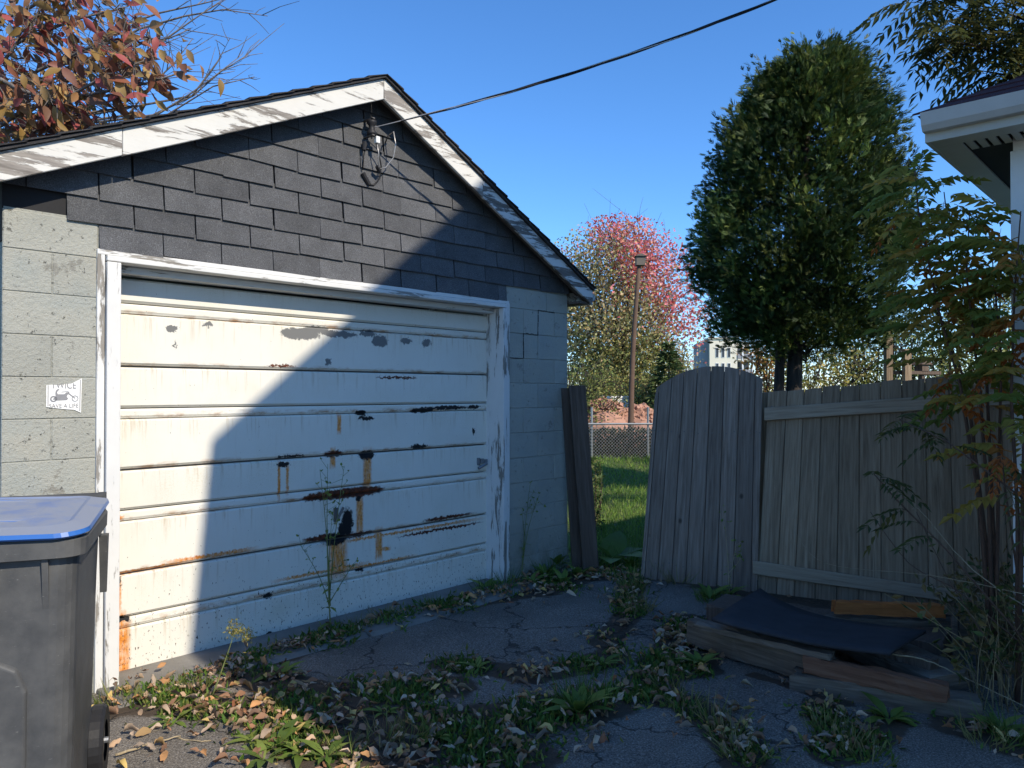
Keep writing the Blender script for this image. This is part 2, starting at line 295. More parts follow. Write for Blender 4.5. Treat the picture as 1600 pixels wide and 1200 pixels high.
def m_bin():
    t = T('bin_plastic'); v = t.co(); f = t.noise(v, 260, 3, .7); n = t.noise(v, 5, 7, .65); s = t.noise(t.vm('MULTIPLY', v, (4, 4, 22)), 9, 5, .7)
    c = t.mix(t.mr(n, .35, .7), (.050, .052, .055), (.105, .105, .103)); c = t.mix(t.mr(s, .66, .70, 0, .5), c, (.30, .30, .29))
    M['bin_plastic'] = t.done(c, t.mr(n, .3, .7, .42, .7), f, .12, .003)
    t = T('lid_plastic'); v = t.co(); n = t.noise(v, 6, 7, .7); z = t.nd('ShaderNodeNewGeometry').outputs['Normal']; up = t.nd('ShaderNodeSeparateXYZ', {0: z}).outputs[2]
    dust = t.mth('MULTIPLY', t.mr(up, .6, .93), t.mr(n, .32, .5, .55, 1)); c = t.mix(t.mth('MULTIPLY', dust, .85), (.03, .12, .38), (.27, .28, .29)); M['lid_plastic'] = t.done(c, t.mix(dust, .3, .8), n, .1, .003)
m_bin()
# ================================================================ the setting: ground, driveway, apron
mb = MB(); mb.poly([(-1500, -1500, 0), (1500, -1500, 0), (1500, 1500, 0), (-1500, 1500, 0)])
tag(mb.build('ground', M['soil_grass']), 'green lawn and soil reaching to the horizon', 'ground', None, 'structure')
# where weeds, soil and leaf litter break through: polylines in photo pixels turned into ground points (px, py, radius m, litter)
STRIPS = [([(150, 1120), (230, 1100), (300, 1085), (380, 1050), (450, 1025), (520, 1002), (600, 980), (680, 958), (750, 942), (830, 930)], .13),
          ([(840, 925), (900, 905), (960, 900), (1000, 905)], .22),
          ([(985, 915), (985, 960), (965, 985), (945, 1005), (960, 1025), (920, 1035)], .11),
          ([(700, 1040), (760, 1045), (830, 1060), (900, 1045), (960, 1030)], .13),
          ([(250, 1105), (330, 1110), (420, 1120), (470, 1150), (500, 1190)], .17), ([(400, 1060), (470, 1085), (560, 1095), (640, 1085), (720, 1075)], .17),
          ([(520, 1130), (620, 1135), (720, 1130), (820, 1125), (900, 1110), (950, 1105)], .20), ([(560, 1180), (660, 1185), (760, 1180), (830, 1185)], .20), ([(560, 1250), (700, 1260), (800, 1250)], .2),
          ([(940, 1090), (1000, 1095), (1060, 1100), (1110, 1130), (1150, 1170), (1170, 1210)], .12), ([(1075, 970), (1060, 1000), (1035, 1040), (1020, 1070), (1000, 1090)], .13),
          ([(1090, 1010), (1100, 1050), (1060, 1060)], .12), ([(1280, 1110), (1310, 1150), (1300, 1190), (1350, 1170), (1400, 1130)], .10), ([(1500, 1140), (1560, 1150), (1600, 1180)], .15), ([(1180, 1060), (1260, 1085), (1340, 1110)], .05)]
SP = []
for pl, r in STRIPS:
    g = [G(*p)[:2] for p in pl]
    for a, b in zip(g[:-1], g[1:]):
        n = max(1, int(np.linalg.norm(b - a) / .05))
        for k in range(n): SP.append((*(a + (b - a) * k / n), r * .88))
SP = np.array(SP)
def soil(x, y):
    d = np.hypot(SP[:, 0] - x, SP[:, 1] - y) / SP[:, 2]; return float(np.clip(1.25 - .75 * d.min(), 0, 1))
us = np.unique(np.concatenate([np.linspace(-12, -1.2, 12), np.arange(-1.2, 3.9, .05)])); Ls = np.unique(np.concatenate([np.arange(.0, 4.2, .05), np.linspace(4.2, 14, 10)]))
V = []; C_ = []
def gz(u, L): return .012 + .010 * math.sin(u * 2.1 + 1) * math.sin(L * 1.7) * min(1, L / .8)
for L in Ls:
    for u in us:
        p = UL(u, L); V.append((p[0], p[1], gz(u, L))); s = soil(p[0], p[1]); s = max(s, min(1, (u - 3.45) * 2.2)); C_.append((s, s, s))
mb = MB(); mb.v = V; mb.c = C_; nu = len(us)
mb.f = [(j * nu + i, j * nu + i + 1, (j + 1) * nu + i + 1, (j + 1) * nu + i) for j in range(len(Ls) - 1) for i in range(nu - 1)]
tag(mb.build('driveway', M['asphalt'], smooth=True), 'cracked dark asphalt driveway in front of the garage', 'driveway', None, 'structure')
mb = MB(); GR = math.pi / 2 - WA
for (a, b) in ((-.16, 1.30), (1.306, 2.94)):
    mb.hexa([(a, .3, .0), (b, .3, .0), (b, -.47, .0), (a, -.47, .0)], [(a, .3, .036), (b, .3, .036), (b, -.40, .030), (a, -.43, .030)])
o = mb.build('concrete_apron', M['concrete']); o.location = tuple(O3); o.rotation_euler = (0, 0, GR); bevel(o, .012); tag(o, 'worn concrete apron strip along the bottom of the garage door', 'apron', None, 'structure')
mb = MB(); pts = [UL(3.85, -.3), UL(3.85, 14), UL(9, 14), UL(9, 3.2), UL(4.6, 3.0), UL(4.3, -.3)]; mb.poly([(p[0], p[1], .006) for p in pts])
tag(mb.build('soil_bed', M['soil']), 'bare soil strip along the fence under the brambles', 'soil', None, 'structure')
# ================================================================ the garage (local x = along the front, y = inward, z up)
gar = empty('garage', O3, GR, 'old single garage of painted blocks with a black shingled gable and white overhead door', 'garage')
LW = .15                                                  # the wall face stands this far in front of the door
UL0, UR0 = -.567, 3.60; PK = (1.51, 3.535); SL, SR = .455, .515
def roofz(u): return PK[1] - (SL * (PK[0] - u) if u < PK[0] else SR * (u - PK[0]))
# core walls behind the blocks, side and back walls
mb = MB(); mb.box(UL0 + .006, -.13, -LW + .005, .10, -.1, 2.36); mb.box(2.84, UR0 - .006, -LW + .005, .10, -.1, 2.36)
mb.box(UL0 + .006, UL0 + .2, .1, 6.2, -.1, 2.30); mb.box(UR0 - .2, UR0 - .006, .1, 6.2, -.1, 2.30); mb.box(UL0 + .006, UR0 - .006, 6.2, 6.4, -.1, 2.30)
wall = mb.build('wall', M['block_paint'], gar)
def block(u0, u1, z0, z1, dz=0):
    mb = MB(); y = -LW - random.uniform(-.001, .0018); e = .005
    a = [(u0 + .001, y + .005, z0 + .001), (u1 - .001, y + .005, z0 + .001), (u1 - .001, y + .005, z1 - .001), (u0 + .001, y + .005, z1 - .001)]
    b = [(u0 + e, y, z0 + e + dz), (u1 - e, y, z0 + e), (u1 - e, y, z1 - e + dz), (u0 + e, y, z1 - e)]
    mb.hexa(b, a); mb.build('concrete_block', M['block_paint'], wall)
zc = -.02; k = 0
while zc < 2.30:
    z1 = min(zc + .199, 2.352)
    if zc + .199 > 2.22: break
    cuts = [UL0, -.157] if k % 2 else [UL0, -.36, -.157]
    for a, b in zip(cuts[:-1], cuts[1:]): block(a, b, zc, z1)
    cuts = [2.83, 3.21, UR0] if k % 2 else [2.83, 3.03, 3.42, UR0]
    for a, b in zip(cuts[:-1], cuts[1:]): block(a, b, zc, z1)
    zc = z1; k += 1
block(UL0, -.157, zc, 2.35); block(2.83, 3.32, zc, 2.335); block(3.32, UR0, zc, 2.33)
# right-hand crack between blocks (open joints stepping down)
mb = MB()
for (u0, z0, u1, z1) in ((3.42, 2.17, 3.21, 2.175), (3.21, 2.175, 3.21, 1.97), (3.21, 1.97, 3.03, 1.975), (3.03, 1.975, 3.03, 1.772), (3.03, 1.772, 2.84, 1.775)):
    n = 6
    for i in range(n):
        a = np.array((u0 + (u1 - u0) * i / n, -LW - .0024, z0 + (z1 - z0) * i / n)); b = np.array((u0 + (u1 - u0) * (i + 1) / n, -LW - .0024, z0 + (z1 - z0) * (i + 1) / n))
        j = np.array((random.uniform(-.003, .003), 0, random.uniform(-.003, .003))); mb.bar(a + j, b + j, random.uniform(.003, .008), .003, (0, 1, 0))
mb.build('crack', M['dark'], wall)
# gable: sheathing and single shingle tabs
mb = MB(); mb.hexa([(UL0, -LW + .012, 2.2), (UR0, -LW + .012, 2.2), (UR0, -LW + .012, roofz(UR0) - .03), (PK[0], -LW + .012, PK[1] - .03), (UL0, -LW + .012, roofz(UL0) - .03)],
                   [(UL0, .02, 2.2), (UR0, .02, 2.2), (UR0, .02, roofz(UR0) - .03), (PK[0], .02, PK[1] - .03), (UL0, .02, roofz(UL0) - .03)])
gable = mb.build('gable', M['dark'], gar)
def clip(poly, a, b, c):                                   # keep a*u + b*z <= c
    out = []
    for i in range(len(poly)):
        p, q = poly[i], poly[(i + 1) % len(poly)]; fp = a * p[0] + b * p[1] - c; fq = a * q[0] + b * q[1] - c
        if fp <= 0: out.append(p)
        if fp * fq < 0: t = fp / (fp - fq); out.append((p[0] + t * (q[0] - p[0]), p[1] + t * (q[1] - p[1])))
    return out
z = 2.215; row = 0
while z < PK[1] - .05:
    zt = z + .127; st = -.152 + .32 * (.5 if row % 2 else 0) - .32 * 6
    left = -.157 if row == 0 else (-.33 if row == 1 else UL0); right = 2.822 if row == 0 else UR0
    u = st
    while u < right:
        g = random.uniform(.003, .0048); a, b = max(u + g, left), min(u + .32 - g + random.uniform(-.004, .004), right); dz = random.uniform(-.004, .003)
        if b - a > .03:
            z0 = z + dz; sag = random.uniform(-.004, .004)
            poly = [(a, z0 + sag), (b, z0 - sag), (b, zt + .02), (a, zt + .02)]
            c = PK[1] - .045; poly = clip(poly, -SL, 1, c - SL * PK[0]); poly = clip(poly, SR, 1, c + SR * PK[0])
            if len(poly) >= 3:
                fr = []; bk = []
                for (x, zz) in poly:
                    f = (zz - z) / .147; y = -LW - .014 + .013 * f - (random.uniform(0, .004) if f < .1 else 0)
                    fr.append((x, y, zz)); bk.append((x, y + .006, zz))
                mb = MB(); mb.hexa(fr, bk); mb.build('shingle', M['shingle'], gable)
        u += .32 + random.uniform(-.006, .006)
    z = zt - .0015; row += 1
# roof: two deck slabs, shingled, rake boards, soffits
OV = .15; YF = -LW - OV                                   # rake front
ue0, ue1 = UL0 - .22, UR0 + .165
roof = MB()
for (a, b) in ((ue0, PK[0]), (PK[0], ue1)):
    roof.hexa([(a, YF - .02, roofz(a)), (b, YF - .02, roofz(b)), (b, YF - .02, roofz(b) + .014), (a, YF - .02, roofz(a) + .014)],
              [(a, 6.7, roofz(a)), (b, 6.7, roofz(b)), (b, 6.7, roofz(b) + .014), (a, 6.7, roofz(a) + .014)])
roof = roof.build('roof', M['roof_shingle'], gar)
for (a, b, n) in ((ue0, PK[0], 17), (PK[0], ue1, 18)):     # roof courses showing as steps along the rake
    for i in range(n):
        p0 = a + (b - a) * i / n; p1 = a + (b - a) * (i + 1) / n; hi, lo = (p1, p0) if a < PK[0] - .1 else (p0, p1)
        ext = .012 * (-1 if a < PK[0] - .1 else 1); j = random.uniform(-.004, .003)
        mb = MB(); mb.hexa([(lo + ext, YF - .032 + j, roofz(lo) + .016), (hi, YF - .032 + j, roofz(hi) + .0155), (hi, YF - .032 + j, roofz(hi) + .019), (lo + ext, YF - .032 + j, roofz(lo) + .026)],
                           [(lo + ext, 6.72, roofz(lo) + .016), (hi, 6.72, roofz(hi) + .0155), (hi, 6.72, roofz(hi) + .019), (lo + ext, 6.72, roofz(lo) + .026)]); mb.build('roof_course', M['roof_shingle'], roof)
FH = .136
def rake(u0, u1, mat, h0=FH, h1=FH, y=YF):
    mb = MB(); pts = [(u0, roofz(u0) - h0), (u1, roofz(u1) - h1), (u1, roofz(u1) - .002), (u0, roofz(u0) - .002)]
    mb.hexa([(p[0], y, p[1]) for p in pts], [(p[0], y + .024, p[1]) for p in pts]); return bevel(mb.build('fascia_board', mat, gar), .003, 1)
rake(ue0, -.10, M['fascia_paint']); rake(-.097, PK[0] - .001, M['fascia_paint'], .139, .136, YF + .002); rake(PK[0] + .001, 2.42, M['fascia_paint'], .136, .136); rake(2.423, ue1, M['fascia_paint_worn'], .136, .125, YF + .001)
for (a, b) in ((ue0, PK[0] - .02), (PK[0] + .02, ue1)):
    mb = MB(); pts = [(a, roofz(a) - .05), (b, roofz(b) - .05), (b, roofz(b) - .03), (a, roofz(a) - .03)]
    mb.hexa([(p[0], YF + .026, p[1]) for p in pts], [(p[0], -LW + .01, p[1]) for p in pts]); mb.build('soffit_board', M['soffit_wood'], gar)
    mb = MB(); pts = [(a, roofz(a) - .12), (b, roofz(b) - .12), (b, roofz(b) - .052), (a, roofz(a) - .052)]
    mb.hexa([(p[0], YF + .026, p[1]) for p in pts], [(p[0], YF + .062, p[1]) for p in pts]); mb.build('rake_backer', M['soffit_wood'], gar)
mb = MB(); mb.box(UR0 + .02, ue1, YF + .03, 6.6, roofz(ue1) - .115, roofz(ue1) - .095); mb.build('eave_soffit', M['soffit_wood'], gar)
mb = MB(); mb.box(ue1 - .026, ue1 - .002, YF + .03, 6.6, roofz(ue1) - .118, roofz(ue1) - .004); mb.build('eave_board', M['fascia_paint_worn'], gar)
mb = MB(); mb.tube([(ue1 + .018, YF + .01, roofz(ue1) - .055), (ue1 + .018, 6.6, roofz(ue1) - .06)], .03, 10); mb.build('gutter', M['galvanised'], gar)
# door frame: casing, return and stops
YC = -LW - .035; mb = MB(); mb.box(-.125, -.058, YC, .02, -.03, 2.155); bevel(mb.build('jamb', M['frame_paint_upright'], gar), .004)
mb = MB(); mb.box(-.165, -.128, YC + .02, -LW + .02, -.03, 2.20); bevel(mb.build('casing', M['frame_paint_upright'], gar), .004)
mb = MB(); mb.box(2.762, 2.80, YC, .04, -.02, 2.155); bevel(mb.build('jamb', M['frame_paint_upright'], gar), .004)
mb = MB(); mb.box(2.803, 2.846, YC + .012, -LW + .02, -.02, 2.20); bevel(mb.build('casing', M['frame_paint_upright'], gar), .004)
mb = MB(); mb.box(-.125, 2.80, YC, .0, 2.158, 2.186); bevel(mb.build('header', M['frame_paint'], gar), .004)
mb = MB(); mb.box(-.165, 2.846, YC + .018, -LW + .02, 2.189, 2.216); bevel(mb.build('header_casing', M['frame_paint'], gar), .004)
mb = MB(); mb.box(-.055, 2.76, -.085, .02, 2.118, 2.156); bevel(mb.build('head_stop', M['frame_paint'], gar), .003)
# overhead door: panels with stepped rails
door = empty('door', (0, 0, 0)); door.parent = gar
def strip(name, prof, mat, u0=-.055, u1=2.775):
    mb = MB(); mb.hexa([(u0, y, z) for y, z in prof], [(u1, y, z) for y, z in prof]); return mb.build(name, mat, door)
JZ = [.0, .26, .54, .825, 1.09, 1.366, 1.64, 1.925, 2.112]
for i in range(8):
    z0, z1 = JZ[i] + (.012 if i == 0 else 0), JZ[i + 1]
    lo = .052 if i in (1, 3, 5, 7) else .004; hi = .009 if i in (0, 2, 4, 6) else .007
    strip('panel', [(.03, z0 + lo), (.014, z0 + lo), (.0, z0 + lo + .013), (.0, z1 - hi - .010), (.014, z1 - hi), (.03, z1 - hi)], M['door_paint'])
for j in (1, 3, 5, 7):
    strip('rib', [(.032, JZ[j] - .006), (.010, JZ[j] - .004), (.002, JZ[j] + .010), (.003, JZ[j] + .036), (.013, JZ[j] + .046), (.032, JZ[j] + .046)], M['door_paint'])
strip('backing', [(.033, .012), (.033, 2.11), (.045, 2.11), (.045, .012)], M['rust_metal'])
strip('bottom_seal', [(.006, .0), (.004, .014), (.03, .014), (.03, .0)], M['black_rubber'])
uh, zh = W(750, 722)                                       # latch on the right, broken handle in the middle
mb = MB(); mb.box(uh - .035, uh - .01, -.012, .002, zh - .02, zh + .035); mb.box(uh - .005, uh + .03, -.016, .002, zh - .01, zh + .028); mb.tube([(uh - .04, -.024, zh - .045), (uh + .045, -.03, zh - .012)], .012, 8); mb.tube([(uh, 0, zh - .03), (uh, -.026, zh - .03)], .008, 8); mb.box(uh + .04, uh + .09, -.012, .0, zh - .008, zh + .02)
bevel(mb.build('latch', M['grey_metal'], door), .002)
uh, zh = W(528, 800); mb = MB(); mb.tube([(uh - .02, -.012, zh - .06), (uh + .03, -.02, zh + .03)], .009, 8); mb.box(uh - .035, uh - .005, -.012, .001, zh - .06, zh + .03); bevel(mb.build('handle', M['rust_metal'], door), .002)
# ---------------------------------------------------------------- sticker on the block wall
su0, sz1 = W(72, 592, LW); su1, sz0 = W(126, 641, LW); LSTK = LW + .004
st = empty('sticker', UL(su0, LW, sz0), GR, 'torn white sticker with a grey motorcycle drawing on the left block wall', 'sticker'); sw, sh = su1 - su0, sz1 - sz0
def spoly(name, pts, mat, y, parent=st):
    mb = MB(); mb.hexa([(x * sw, -y, zz * sh) for x, zz in pts], [(x * sw, -y + .0012, zz * sh) for x, zz in pts]); return mb.build(name, mat, parent)
spoly('backing', [(0, .12), (.25, .08), (.55, .04), (.8, .02), (1, -.08), (1.02, 1.03), (.88, .95), (.72, .86), (.55, .84), (.35, .80), (.15, .82), (0, .80)], M['sticker_white'], .005)
spoly('border', [(.035, .14), (.06, .138), (.06, .80), (.035, .80)], M['sticker_ink'], .0063); spoly('border', [(.95, -.02), (.975, -.03), (.985, .99), (.96, .98)], M['sticker_ink'], .0063)
def text(body, x, zz, wd, ht, cut=None):
    cu = bpy.data.curves.new('text', 'FONT'); cu.body = body; cu.extrude = .0004; to = bpy.data.objects.new('text', cu); COL.objects.link(to); bpy.context.view_layer.update()
    me = bpy.data.meshes.new_from_object(to.evaluated_get(bpy.context.evaluated_depsgraph_get())); bpy.data.objects.remove(to)
    n = len(me.vertices); co = np.zeros(n * 3); me.vertices.foreach_get('co', co); co = co.reshape(-1, 3); mn, mx = co.min(0), co.max(0)
    q = np.stack([x * sw + (co[:, 0] - mn[0]) / (mx[0] - mn[0]) * wd * sw, -.0066 - co[:, 2], zz * sh + (co[:, 1] - mn[1]) / (mx[1] - mn[1]) * ht * sh], 1)
    me.vertices.foreach_set('co', q.ravel()); me.update(); me.materials.clear(); me.materials.append(M['sticker_ink'])
    if cut:
        bm = bmesh.new(); bm.from_mesh(me); bmesh.ops.bisect_plane(bm, geom=bm.verts[:] + bm.edges[:] + bm.faces[:], plane_co=(x * sw, 0, cut[0] * sh), plane_no=(cut[1], 0, 1), clear_outer=True); bm.to_mesh(me); bm.free()
    o = bpy.data.objects.new('lettering', me); link(o, st); return o
text('TWICE', .13, .70, .72, .22, (.835, -.06)); text('SAVE A LIFE', .08, .09, .84, .13)
def ring(cx, cz, r0, r1, n=18):
    mb = MB()
    for k in range(n):
        a, b = 2 * math.pi * k / n, 2 * math.pi * (k + 1) / n
        mb.poly([(sw * (cx + r0 * math.cos(a)), -.0064, sh * cz + sw * r0 * math.sin(a)), (sw * (cx + r1 * math.cos(a)), -.0064, sh * cz + sw * r1 * math.sin(a)), (sw * (cx + r1 * math.cos(b)), -.0064, sh * cz + sw * r1 * math.sin(b)), (sw * (cx + r0 * math.cos(b)), -.0064, sh * cz + sw * r0 * math.sin(b))])
    mb.build('motorcycle_wheel', M['sticker_ink'], st)
ring(.20, .37, .055, .10); ring(.82, .38, .075, .10)
spoly('motorcycle_body', [(.18, .36), (.30, .32), (.58, .33), (.62, .38), (.58, .44), (.60, .5), (.66, .55), (.58, .58), (.5, .52), (.32, .52), (.26, .46)], M['sticker_ink'], .0064)
spoly('motorcycle_fork', [(.60, .545), (.63, .57), (.83, .40), (.815, .375)], M['sticker_ink'], .0066); spoly('handlebar', [(.42, .60), (.62, .615), (.66, .57), (.64, .555), (.60, .595), (.42, .58)], M['sticker_ink'], .0068)
spoly('motorcycle_seat', [(.26, .46), (.33, .5), (.30, .57), (.33, .64), (.37, .655), (.36, .68), (.31, .68), (.26, .62), (.25, .54)], M['sticker_ink'], .0067)
# ---------------------------------------------------------------- overhead wire and its insulator
ui, zi = W(580, 205, .22)
ins = empty('wire_insulator', UL(ui, LW, zi), GR, 'black spool insulator with a white ceramic connector under the garage peak', 'insulator')
mb = MB(); mb.lathe([(.0, -.05), (.03, -.05), (.034, -.03), (.02, -.015), (.02, .015), (.034, .03), (.03, .05), (0, .05)], (.0, -.075, .02), (0, 0, 1), 14); mb.build('spool', M['black_rubber'], ins, smooth=True)
mb = MB(); mb.bar((-.01, .0, .075), (-.01, -.11, .075), .02, .006); mb.bar((-.01, .0, -.035), (-.01, -.11, -.035), .02, .006); mb.box(-.03, .012, -.006, .002, -.05, .09); mb.tube([(0, -.075, -.05), (0, -.075, .09)], .006, 8); mb.build('bracket', M['rust_metal'], ins)
mb = MB(); mb.box(.02, .052, -.10, -.07, -.075, -.03); bevel(mb.build('ceramic_connector', M['ceramic'], ins), .005)
mb = MB(); mb.tube([(.035, -.085, -.075), (.045, -.09, -.14), (.06, -.07, -.22), (.08, -.05, -.23)], .004, 6); mb.tube([(.16, -.1, .03), (.17, -.11, -.05), (.16, -.1, -.14), (.12, -.07, -.21), (.07, -.05, -.23)], .004, 6); mb.build('jumper_wire', M['wire_light'], ins, smooth=True)
mb = MB(); mb.tube([(.03, -.08, -.07), (.07, -.06, -.13), (.105, -.04, -.2), (.10, -.03, -.28), (.06, -.02, -.33), (.03, -.02, -.335)], .005, 6); mb.tube([(.17, -.09, .035), (.13, -.08, .0), (.12, -.06, -.05)], .005, 6)
mb.tube([(-.02, -.05, -.08), (-.03, -.03, -.16), (-.03, -.02, -.25)], .004, 6); mb.build('black_wire', M['black_rubber'], ins, smooth=True)
for p_, q_, r_ in (((.055, -.06, -.215), (.085, -.05, -.245), .014), ((-.03, -.04, -.07), (-.035, -.04, -.125), .014), ((-.03, -.02, -.27), (.02, -.02, -.335), .016)): mb = MB(); mb.tube([p_, q_], r_, 8); mb.build('clamp', M['black_rubber'], ins)
A0 = UL(ui, LW + .08, zi + .02); A1 = A0 + np.array((6.1, -.4, 2.53))
def wire(s): p = A0 + (A1 - A0) * s; return p - np.array((0, 0, 4 * .32 * s * (1 - s)))
wr = empty('overhead_wire', A0, 0, 'twisted black service wire rising from the garage peak across the sky', 'wire')
for k in range(3):
    pts = []
    for i in range(260):
        s = i / 259; a = s * 34 + k * 2.094; r = .006 * min(1, s * 12); p = wire(s); pts.append(p + np.array((0, r * math.cos(a), r * math.sin(a))))
    mb = MB(); mb.tube(pts, [.003 + .001 * min(1, i / 60) for i in range(260)], 6) if k == 0 else mb.tube(pts[8:], [.0022 + .0030 * min(1, i / 40) for i in range(252)], 6); mb.build('strand', M['wire_light'] if k == 0 else M['black_rubber'], wr, A0, smooth=True)
# ================================================================ the house on the right (same axes as the garage)
HC = P(1445, 196, 4.3); hu, hL = toUL(HC); HZ = float(HC[2])   # outer eave corner
house = empty('house', UL(hu, hL), GR, 'white house corner with boxed eave and dark red roof on the right', 'house'); OH = .36
# local x = u - hu, local y = -(L - hL); the main block lies at x > 0, y < 0
X1, Y1 = 6.0, -4.4
mb = MB(); mb.box(OH, X1 - OH, Y1, -OH, -.1, HZ - .02); wallh = mb.build('wall', M['house_siding'], house)
mb = MB(); mb.box(OH - .012, OH + .10, -OH - .10, -OH + .012, 0, HZ - .14); bevel(mb.build('corner_board', M['white_metal'], house), .004)
for i in range(24):
    zz = .3 + i * .115
    if zz > HZ - .2: break
    mb = MB(); mb.hexa([(OH - .004, -OH - .101, zz), (OH - .004, Y1, zz), (OH - .001, Y1, zz + .112), (OH - .001, -OH - .101, zz + .112)], [(OH + .01, -OH - .101, zz), (OH + .01, Y1, zz), (OH + .01, Y1, zz + .112), (OH + .01, -OH - .101, zz + .112)]); mb.build('siding_board', M['house_siding'], wallh)
    mb = MB(); mb.hexa([(OH + .101, -OH + .004, zz), (X1 - OH, -OH + .004, zz), (X1 - OH, -OH + .001, zz + .112), (OH + .101, -OH + .001, zz + .112)], [(OH + .101, -OH - .01, zz), (X1 - OH, -OH - .01, zz), (X1 - OH, -OH - .01, zz + .112), (OH + .101, -OH - .01, zz + .112)]); mb.build('siding_board', M['house_siding'], wallh)
FZ = HZ - .10
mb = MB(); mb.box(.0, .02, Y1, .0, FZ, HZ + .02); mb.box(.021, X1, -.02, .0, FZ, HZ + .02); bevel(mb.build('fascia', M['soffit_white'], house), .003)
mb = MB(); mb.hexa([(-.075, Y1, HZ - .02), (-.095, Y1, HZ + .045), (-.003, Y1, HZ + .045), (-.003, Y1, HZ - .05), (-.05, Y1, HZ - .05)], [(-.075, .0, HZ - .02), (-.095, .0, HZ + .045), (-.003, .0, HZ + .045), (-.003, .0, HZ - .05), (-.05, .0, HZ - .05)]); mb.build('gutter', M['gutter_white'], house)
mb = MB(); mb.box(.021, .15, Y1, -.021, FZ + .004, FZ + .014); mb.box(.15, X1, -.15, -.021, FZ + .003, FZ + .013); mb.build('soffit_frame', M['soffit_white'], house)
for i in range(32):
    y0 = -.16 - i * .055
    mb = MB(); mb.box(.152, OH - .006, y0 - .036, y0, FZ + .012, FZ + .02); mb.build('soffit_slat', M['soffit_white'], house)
mb = MB(); mb.box(.15, OH, Y1, -.15, FZ + .045, FZ + .06); mb.box(OH, X1, -OH, -.15, FZ + .02, FZ + .03); mb.build('soffit_back', M['dark'], house)
pit = .52; RX = 2.2
mb = MB(); a = (-.03, .03, HZ + .05); rz_ = HZ + .05 + pit * (RX + .03); b = (-.03, Y1, HZ + .05); r0 = (RX, -RX, rz_); r1 = (RX, Y1, rz_); c_ = (X1 + .03, .03, HZ + .05); e_ = (X1 + .03, Y1, HZ + .05); r2 = (X1 - RX, -RX, rz_); r3 = (X1 - RX, Y1, rz_)
mb.poly([a, b, r1, r0]); mb.poly([a, r0, r2, c_]); mb.poly([c_, r2, r3, e_]); mb.poly([r0, r1, r3, r2]); mb.poly([a, c_, e_, b]); rf = mb.build('roof', M['house_roof_shingle'], house)
for i in range(16):
    t0, t1 = i * .14, i * .14 + .15; mb = MB(); zz = lambda t: HZ + .052 + pit * t
    mb.hexa([(-.05 + t0, .05 - t0, zz(t0)), (-.05 + t0, Y1, zz(t0)), (-.05 + t0, Y1, zz(t0) + .010), (-.05 + t0, .05 - t0, zz(t0) + .010)], [(-.05 + t1, .05 - t1, zz(t1)), (-.05 + t1, Y1, zz(t1)), (-.05 + t1, Y1, zz(t1) + .003), (-.05 + t1, .05 - t1, zz(t1) + .003)]); mb.build('roof_course', M['house_roof_shingle'], rf)
mu, mL = toUL(A1); mx_, my_ = mu - hu, -(mL - hL); mb = MB(); mb.tube([(mx_, my_, 2.9), (mx_, my_, float(A1[2]) + .12)], .03, 10); mb.build('service_mast', M['galvanised'], house)
# taller wing of the house, behind the camera: it throws the stepped shade on the garage
TA = math.tan(EL); wL = 7.0
def wp(u, zs): return (u - .03 * wL, zs + wL * TA)
prof = [(wp(.37, 0)[0], -.1), wp(.37, -.08), wp(.506, 1.217), wp(1.53, 2.06), wp(2.9, 3.22), wp(4.6, 1.9), wp(4.6, -5.5)]
wing = empty('house_wing', UL(prof[0][0], wL), GR, 'tall white house wing with a steep two-pitch roof behind the camera', 'house'); ub = prof[0][0]
mb = MB(); mb.hexa([(p[0] - ub, 0, p[1]) for p in prof], [(p[0] - ub, -7, p[1]) for p in prof]); mb.build('wall', M['house_siding'], wing)
mb = MB()
for p, q in zip(prof[1:5], prof[2:6]): mb.hexa([(p[0] - ub, -.02, p[1] + .005), (q[0] - ub, -.02, q[1] + .005), (q[0] - ub, -.02, q[1] + .03), (p[0] - ub, -.02, p[1] + .03)], [(p[0] - ub, -7, p[1] + .005), (q[0] - ub, -7, q[1] + .005), (q[0] - ub, -7, q[1] + .03), (p[0] - ub, -7, p[1] + .03)])
mb.build('roof', M['house_roof_shingle'], wing)
for zz in (1.0, 3.8):
    for x in (1.0, 2.9):
        mb = MB(); mb.box(x, x + .8, .002, .03, zz, zz + 1.3); f = mb.build('window', M['white_metal'], wing); mb = MB(); mb.box(x + .07, x + .73, .03, .034, zz + .07, zz + 1.23); mb.build('pane', M['window_dark'], f)
# ================================================================ gate and fence: single boards on leaning planes
def plane3(a, b, c): n = unit(np.cross(b - a, c - a)); return a, (n if n[1] < 0 else -n)
def px_board(mb, quad, p0, n, off, th, jig=.0):
    f = [on_plane(x, y, p0 + n * off, n) for x, y in quad]; mb.hexa(f, [p - n * th for p in f])
def board_obj(name, quad, pl, off, th, mat, parent, base, bv=.003):
    """a board lying on plane pl; built in its own frame so the grain runs along it"""
    p0, n = pl; f = [on_plane(x, y, p0 + n * off, n) for x, y in quad]; cen = sum(f) / len(f)
    return frame_obj(name, f, [p - n * th for p in f], f[-1] - f[0], n, cen, mat, parent, base, bv)
def frame_obj(name, f, b, axis, n, cen, mat, parent, base, bv=.003, ax='z'):
    zv = unit(axis); yv = -unit(n - zv * np.dot(n, zv)); xv = np.cross(yv, zv)
    R = Matrix((xv, yv, zv)).transposed() if ax == 'z' else Matrix((zv, yv, -xv)).transposed()
    Ri = np.array(R.inverted()); mb = MB(); mb.hexa([Ri @ (p - cen) for p in f], [Ri @ (p - cen) for p in b])
    o = mb.build(name, mat, parent); o.matrix_local = Matrix.Translation(Vector(cen - np.array(base))) @ R.to_4x4(); bevel(o, bv, 1); return o
